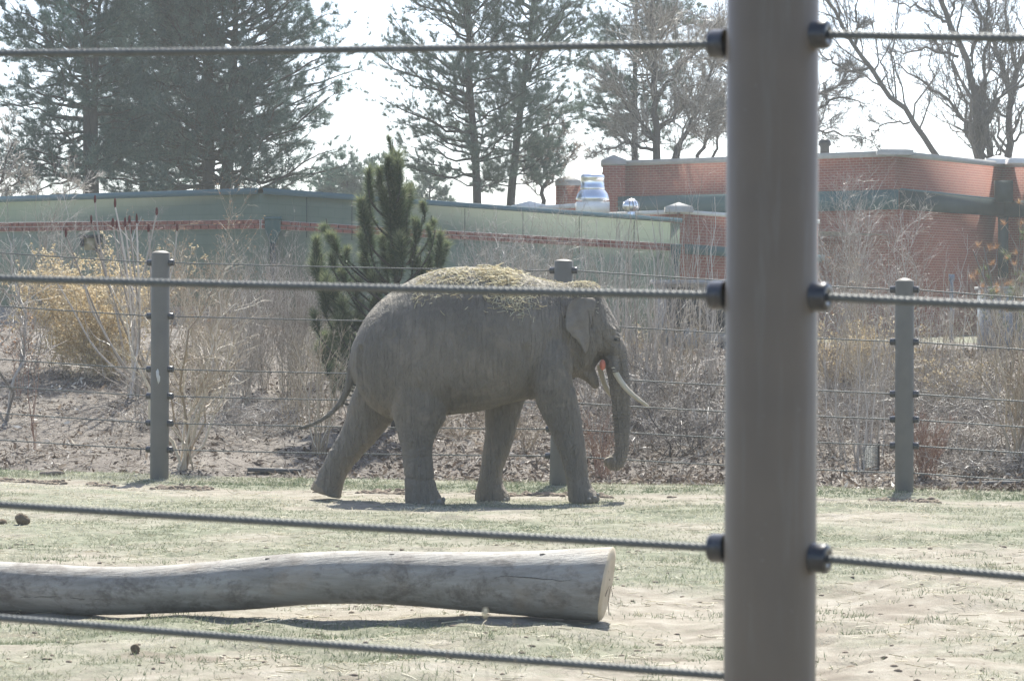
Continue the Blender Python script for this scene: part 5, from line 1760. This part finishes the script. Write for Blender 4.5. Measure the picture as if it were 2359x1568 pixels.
# ------------------------------------------------------------------ tall pines
def pine(label, Y, trunks, zlo, zhi, rad, nb, n2=9, tf=5, m=11, ln=.2, w=.016, mat='needle', upturn=.25, group=None, sub=(.35, 1.0), cut=None, seed=0, spread=.65, brad=.05, tr0=.2, t2=.2, needlename="needles"):
    """trunks: lists of picture points (u, v); rad(z) gives bough length"""
    global rng
    keep_rng = rng
    rng = np.random.default_rng(1000 + seed)
    o = thing("pine_tree", label, "tree", (0, 0, 0), group)
    allB, allR = [], []
    for px in trunks:
        pts = np.array([P(u, v, Y) for u, v in px])
        g0 = pts[0].copy(); g0[2] = 1.0
        tk = resample(np.concatenate([[g0], pts]), 40)
        Acc().tubes(tk, np.linspace(tr0, .03, 40), 10).build("trunk", M['bark_pine'], o, smooth=True)
        k = nb // len(trunks)
        z = zlo + (zhi - zlo) * (np.arange(k) + rng.random(k)) / k
        c = np.stack([np.interp(z, tk[:, 2], tk[:, i]) for i in range(3)], -1)
        az = rng.uniform(0, 2 * math.pi, k)
        L = np.array([rad(q, a_) for q, a_ in zip(z, az)]) * rng.uniform(.65, 1.1, k)
        el = np.interp(z, [zlo, zhi], [-.02, .55]) + rng.normal(size=k) * .12
        d = np.stack([np.cos(az) * np.cos(el), np.sin(az) * np.cos(el), np.sin(el)], -1)
        if cut is not None:
            tip = c + d * L[:, None]
            kp = cut(tip)
            c, d, L = c[kp], d[kp], L[kp]
        B = curves(c, d, L, 8, (0, 0, upturn), .025)
        allB.append(B); allR.append(radii(np.clip(L * brad * .35, .012, .09), 8, .2))
    B = np.concatenate(allB); R = np.concatenate(allR)
    bb = Acc(); bb.tubes(B, R, 5)
    C2, R2 = children(B, R, n2, t2, 1, .4, 1.1, sub[0] * .5, sub[1] * .6, 5, (0, 0, .15), .05, .4, .006, .08)
    bb.tubes(C2, R2, 3)
    bb.build("boughs", M['bark_pine'], o, kind="stuff")
    nd = Acc()
    N = len(C2) * tf
    pi_ = np.repeat(np.arange(len(C2)), tf)
    t = rng.uniform(.35, 1, N); x = t * 4; i = np.minimum(x.astype(int), 3); f = (x - i)[:, None]
    c = C2[pi_, i] * (1 - f) + C2[pi_, i + 1] * f
    dd = unit(C2[pi_, i + 1] - C2[pi_, i]) + (0, 0, .45)
    cb_ = np.repeat(rng.uniform(0, .55, len(B)), n2)  # per-bough tint paints lit and dark tufts into the needles
    clump = cb_[pi_] + rng.uniform(-.1, .12, N)
    n = N * m
    cc = np.repeat(c, m, 0); d3 = unit(np.repeat(dd, m, 0)) + rng.normal(size=(n, 3)) * spread
    nd.blades(cc, d3, rng.uniform(.7, 1.15, n) * ln, w, np.clip(np.repeat(clump, m) + rng.uniform(0, .5, n), 0, 1))
    nd.build(needlename, M[mat], o, kind="stuff")
    rng = keep_rng
    return o

def zpx(v, Y):
    return P(0, v, Y)[2]
# dense double pine
Yp = 84.0
pine("huge dense dark pine with two trunks behind the green roof", Yp, [[(480, 440), (482, 250), (478, 0), (475, -160)], [(520, 440), (534, 250), (545, 0), (550, -120)]],
     zpx(455, Yp), zpx(-220, Yp), lambda z, a: np.interp(z, [zpx(450, Yp), zpx(300, Yp), zpx(100, Yp), zpx(-230, Yp)], [3.2, 3.4, 3.1, 2.0]), 225, 13, 6, 16, .25, .014, 'needle', .2, seed=1, tr0=.28, spread=.75)
pine("dark pine overlapping the left side of the huge double pine", 88.0, [[(330, 440), (325, 200), (330, -40), (332, -200)]],
     zpx(450, 88), zpx(-240, 88), lambda z, a: 1.9, 105, 12, 6, 15, .25, .014, 'needle', .22, seed=2, tr0=.16)
# sparse pine at the left edge
Yp = 80.0
pine("open branched pine with twin bare trunks at the left", Yp, [[(203, 440), (200, 250), (196, 100), (198, -80)], [(216, 300), (222, 100), (235, -60)]],
     zpx(420, Yp), zpx(-180, Yp), lambda z, a: 3.0 if math.cos(a) < .2 else 1.7, 120, 13, 6, 15, .24, .014, 'needle', .05, seed=3, tr0=.22, spread=.7)
# two airy pines in the centre
Yp = 86.0
pine("airy straight pine with long left boughs behind the small pine", Yp, [[(1100, 468), (1095, 350), (1082, 200), (1078, 0), (1080, -200)]],
     zpx(440, Yp), zpx(-260, Yp), lambda z, a: np.interp(z, [zpx(440, Yp), zpx(250, Yp), zpx(50, Yp), zpx(-260, Yp)], [2.3, 2.9, 2.9, 1.5]) * (1 if math.cos(a) < 0 else .8), 104, 13, 5, 15, .23, .013, 'needle_sparse', .28, seed=4, tr0=.17, spread=.6)
pine("leaning pine right of the airy straight pine", Yp + 1.5, [[(1175, 472), (1190, 330), (1205, 200), (1222, 80), (1240, -120), (1245, -200)]],
     zpx(430, Yp), zpx(-240, Yp), lambda z, a: np.interp(z, [zpx(440, Yp), zpx(250, Yp), zpx(50, Yp), zpx(-240, Yp)], [1.5, 2.2, 2.4, 1.4]), 98, 13, 5, 15, .23, .013, 'needle_sparse', .28, seed=5, tr0=.17, spread=.6)
Yp = 98.0
pine("narrow dark conifer tangled with bare branches left of grey post", Yp, [[(1462, 365), (1462, 200), (1466, 0), (1468, -140)]],
     zpx(330, Yp), zpx(-180, Yp), lambda z, a: np.interp(z, [zpx(330, Yp), zpx(100, Yp), zpx(-180, Yp)], [1.9, 2.1, 1.2]), 110, 11, 5, 14, .22, .015, 'needle_sparse', .1, seed=6, tr0=.17, spread=.7)
g_ = "distant low conifers above the green roof"
for i, (u, v, r) in enumerate(((800, 405, 1.0), (850, 400, 1.0), (770, 420, .8), (990, 425, 1.0))):
    Yq = 118.0
    pine(("distant low conifer right of the huge dense pine", "distant low conifer touching the small pine's left side", "lowest distant conifer under the huge pine's right boughs", "distant low conifer between small pine and airy pine")[i], Yq, [[(u, 470), (u, v)]], zpx(480, Yq), zpx(v, Yq), lambda z, a, r=r: r, 26, 7, 4, 9, .24, .03, 'needle_sparse', .2, group=g_, seed=20 + i, tr0=.1)

# ------------------------------------------------------------------ bare trees
def bare_tree(name, label, Y, limbs, k1=7, k2=6, k3=4, mat='bark_dark', tw='twig_dark', l1=(.2, .5), group=None, up=.15, seed=0, leaves=None, tmin=.0075):
    """limbs: list of (points (u, v, dy), r0, r1)"""
    global rng
    keep_rng = rng
    rng = np.random.default_rng(3000 + seed)
    o = thing(name, label, "tree", (0, 0, 0), group)
    LP, LR = [], []
    for i, (px, r0, r1) in enumerate(limbs):
        pts = np.array([P(q[0], q[1], Y + (q[2] if len(q) > 2 else 0)) for q in px])
        rs = resample(pts, 14)
        rs[1:-1] += rng.normal(size=(12, 3)) * .04
        LP.append(rs); LR.append(np.linspace(r0, r1, 14))
        Acc().tubes(rs, np.linspace(r0, r1, 14), 8).build("trunk" if i == 0 else "limb", M[mat], o, smooth=True)
    LP = np.array(LP); LR = np.array(LR)
    a = Acc()
    C1, R1 = children(LP, LR, int(k1 * 2), .12, 1, .35, .95, *l1, 7, (0, 0, .12), .05, .42, tmin * 1.6, up)
    a.tubes(C1, R1, 5, rng.random(len(C1)) * .6)
    C2, R2 = children(C1, R1, int(k2 * 1.4), .15, 1, .3, .95, .28, .6, 6, (0, 0, .1), .06, .55, tmin, up)
    a.tubes(C2, R2, 4, rng.random(len(C2)))
    a.build("branches", M[tw], o, kind="stuff")
    if k3:
        b_ = Acc()
        C3, R3 = children(C2, R2, k3 + 3, .15, 1, .3, 1.0, .35, .75, 5, None, .07, .7, tmin * .75, up * .6)
        b_.tubes(C3, R3, 3, rng.random(len(C3)))
        b_.build("twigs", M[tw], o, kind="stuff")
        if leaves:
            lf = Acc()
            pick = rng.integers(0, len(C3), leaves[1])
            lf.leaves(C3[pick, -1], rng.normal(size=(leaves[1], 3)), leaves[2], leaves[2] * .5, rng.random(leaves[1]))
            lf.build("leaves", M[leaves[0]], o, kind="stuff")
    rng = keep_rng
    return o

def Z4(*pts):
    return [(1793 + .4213 * u, .4213 * v) + ((d,) if d else ()) for u, v, d in [(q + (0,))[:3] for q in pts]]
Yb = 100.0
bare_tree("bare_tree", "large leafless tree with thick dark trunk above the right brick roof", Yb, [
    (Z4((1095, 1100), (1095, 880), (1095, 640), (1060, 440), (1000, 270), (940, 140), (880, 0), (850, -120)), .17, .07),
    (Z4((1170, 1000), (1165, 870), (1130, 700), (1112, 570), (1085, 470)), .12, .09),
    (Z4((1075, 820), (1030, 650), (930, 550), (830, 460), (720, 400), (625, 340)), .08, .02),
    (Z4((985, 310), (900, 280), (800, 270), (600, 290)), .06, .015),
    (Z4((945, 150), (890, 90), (790, 50), (640, 10)), .06, .02),
    (Z4((1128, 545), (1130, 330), (1140, 130), (1150, -60)), .07, .03),
    (Z4((1050, 310), (1100, 180), (1110, 80), (1060, 0)), .05, .03),
    (Z4((930, 130), (960, 60), (975, -60)), .05, .02)], 9, 6, 3, seed=1)
bare_tree("bare_tree", "leafless tree forking at the right picture edge above the roof", Yb + 2, [
    (Z4((1250, 1000), (1252, 870), (1265, 650), (1275, 530), (1310, 400), (1360, 250), (1400, 60)), .15, .06),
    (Z4((1275, 530), (1220, 370), (1160, 180), (1080, 50), (1040, -60)), .10, .04),
    (Z4((1240, 640), (1180, 600), (1120, 560)), .05, .02),
    (Z4((1310, 400), (1270, 250), (1250, 80), (1245, -80)), .06, .02),
    (Z4((1290, 500), (1400, 420), (1480, 300)), .06, .03)], 9, 6, 3, seed=2)
bare_tree("bare_tree", "leaning leafless tree rising left from behind the brick parapet", Yb - 4, [
    (Z4((900, 900), (855, 835), (740, 670), (600, 530), (520, 400), (400, 230), (330, 90), (250, 0), (200, -80)), .10, .05),
    (Z4((490, 370), (380, 400), (300, 330), (230, 300)), .05, .02),
    (Z4((720, 670), (620, 665), (520, 720), (440, 790)), .035, .012),
    (Z4((420, 250), (430, 120), (425, -40)), .045, .02)], 9, 7, 4, seed=3)
bare_tree("bare_tree", "bushy leafless tree with arching limbs half behind the grey post", Yb - 2, [
    ([(1790, 420), (1785, 300), (1770, 180), (1765, 40)], .15, .06),
    ([(1788, 310), (1850, 262), (1910, 235), (1960, 215), (1990, 240)], .08, .015),
    ([(1790, 290), (1860, 235), (1920, 200), (1985, 175)], .08, .02),
    ([(1790, 340), (1870, 300), (1950, 310), (2010, 325)], .06, .015),
    ([(1780, 250), (1720, 200), (1660, 150), (1600, 130)], .08, .02),
    ([(1780, 300), (1700, 260), (1630, 230), (1570, 240)], .07, .02),
    ([(1775, 200), (1700, 110), (1650, 60), (1560, 50)], .07, .02),
    ([(1785, 340), (1710, 320), (1650, 300), (1600, 320)], .06, .015)], 12, 8, 4, seed=4)
bare_tree("bare_tree", "dense tangle of leafless twigs over the brick roof's left end", Yb - 6, [
    ([(1520, 400), (1510, 250), (1506, 100), (1500, -40)], .13, .05),
    ([(1540, 390), (1590, 280), (1640, 180), (1660, 80)], .09, .02),
    ([(1515, 330), (1460, 260), (1410, 200), (1380, 190)], .07, .02),
    ([(1515, 300), (1580, 240), (1640, 250), (1670, 280)], .07, .02),
    ([(1515, 350), (1450, 330), (1400, 340), (1360, 360)], .06, .015),
    ([(1512, 230), (1560, 160), (1620, 90), (1670, 40)], .06, .02),
    ([(1560, 400), (1570, 330), (1600, 270), (1620, 230)], .05, .015),
    ([(1480, 400), (1440, 300), (1420, 270)], .05, .015),
    ([(1640, 380), (1660, 320), (1650, 280), (1670, 200)], .05, .015),
    ([(1600, 390), (1620, 320), (1650, 300), (1680, 230)], .07, .02)], 13, 8, 4, tw='twig_grey', seed=5)
bare_tree("bare_tree", "rust tinged leafless tree between leaning pine and exhaust fan", Yb - 12, [
    ([(1250, 480), (1255, 400), (1262, 330), (1268, 270)], .07, .02),
    ([(1252, 440), (1220, 390), (1200, 360)], .04, .012),
    ([(1254, 430), (1300, 380), (1330, 340)], .04, .012),
    ([(1254, 400), (1285, 340), (1300, 290)], .04, .012)], 10, 7, 4, tw='twig_grey', seed=6, leaves=('dry_leaf', 900, .05))
bare_tree("bare_tree", "bare grey branches rising at the far left above the green roof", 70.0, [
    ([(-40, 620), (-20, 450), (10, 380), (30, 330)], .06, .02),
    ([(-30, 560), (40, 480), (120, 450), (180, 430)], .04, .012),
    ([(-25, 500), (20, 430), (60, 400)], .04, .012)], 9, 6, 3, tw='twig_grey', seed=7)

# dry grass stalks growing close to the near fence, well out of focus
for (u0, u1, v1, Yk, hd, lab) in ((1122, 1118, 1412, 6.4, 1, "thin blurred grass stalk with a pale seed head below the log's right half"),
                                  (1034, 1030, 1452, 6.5, 0, "thin blurred grass stalk left of the seed headed stalk"),
                                  (1190, 1184, 1418, 6.6, 0, "thin blurred grass stalk right of the seed headed stalk"),
                                  (905, 880, 1490, 6.5, 0, "short blurred grass stalk leaning left below the log")):
    gs = thing("grass_stalk", lab, "grass stalk")
    tp = P(u1, v1, Yk); b0 = P(u0, 1700, Yk); b0[2] = .33; b0[0] += .02
    pts = resample(np.array([b0, lerp(b0, tp, .5) + (.006, 0, 0), tp]), 12)
    Acc().tubes(pts, np.linspace(.0016, .0007, 12), 5, .7).build("stem", M['twig_tan'], gs)
    if hd:
        ball(Acc(), tp, .006, .006, .011, 8, 6, 5, .6).build("seed_head", M['straw'], gs)
    lf = Acc(); n_ = 5
    lf.blades(np.array([lerp(b0, tp, f) for f in (.35, .5, .6, .7, .8)]), np.stack([rng.normal(size=n_) * .4, rng.normal(size=n_) * .3, np.ones(n_)], -1), .12, .003, .6)
    lf.build("leaf_blades", M['blade'], gs, kind="stuff")
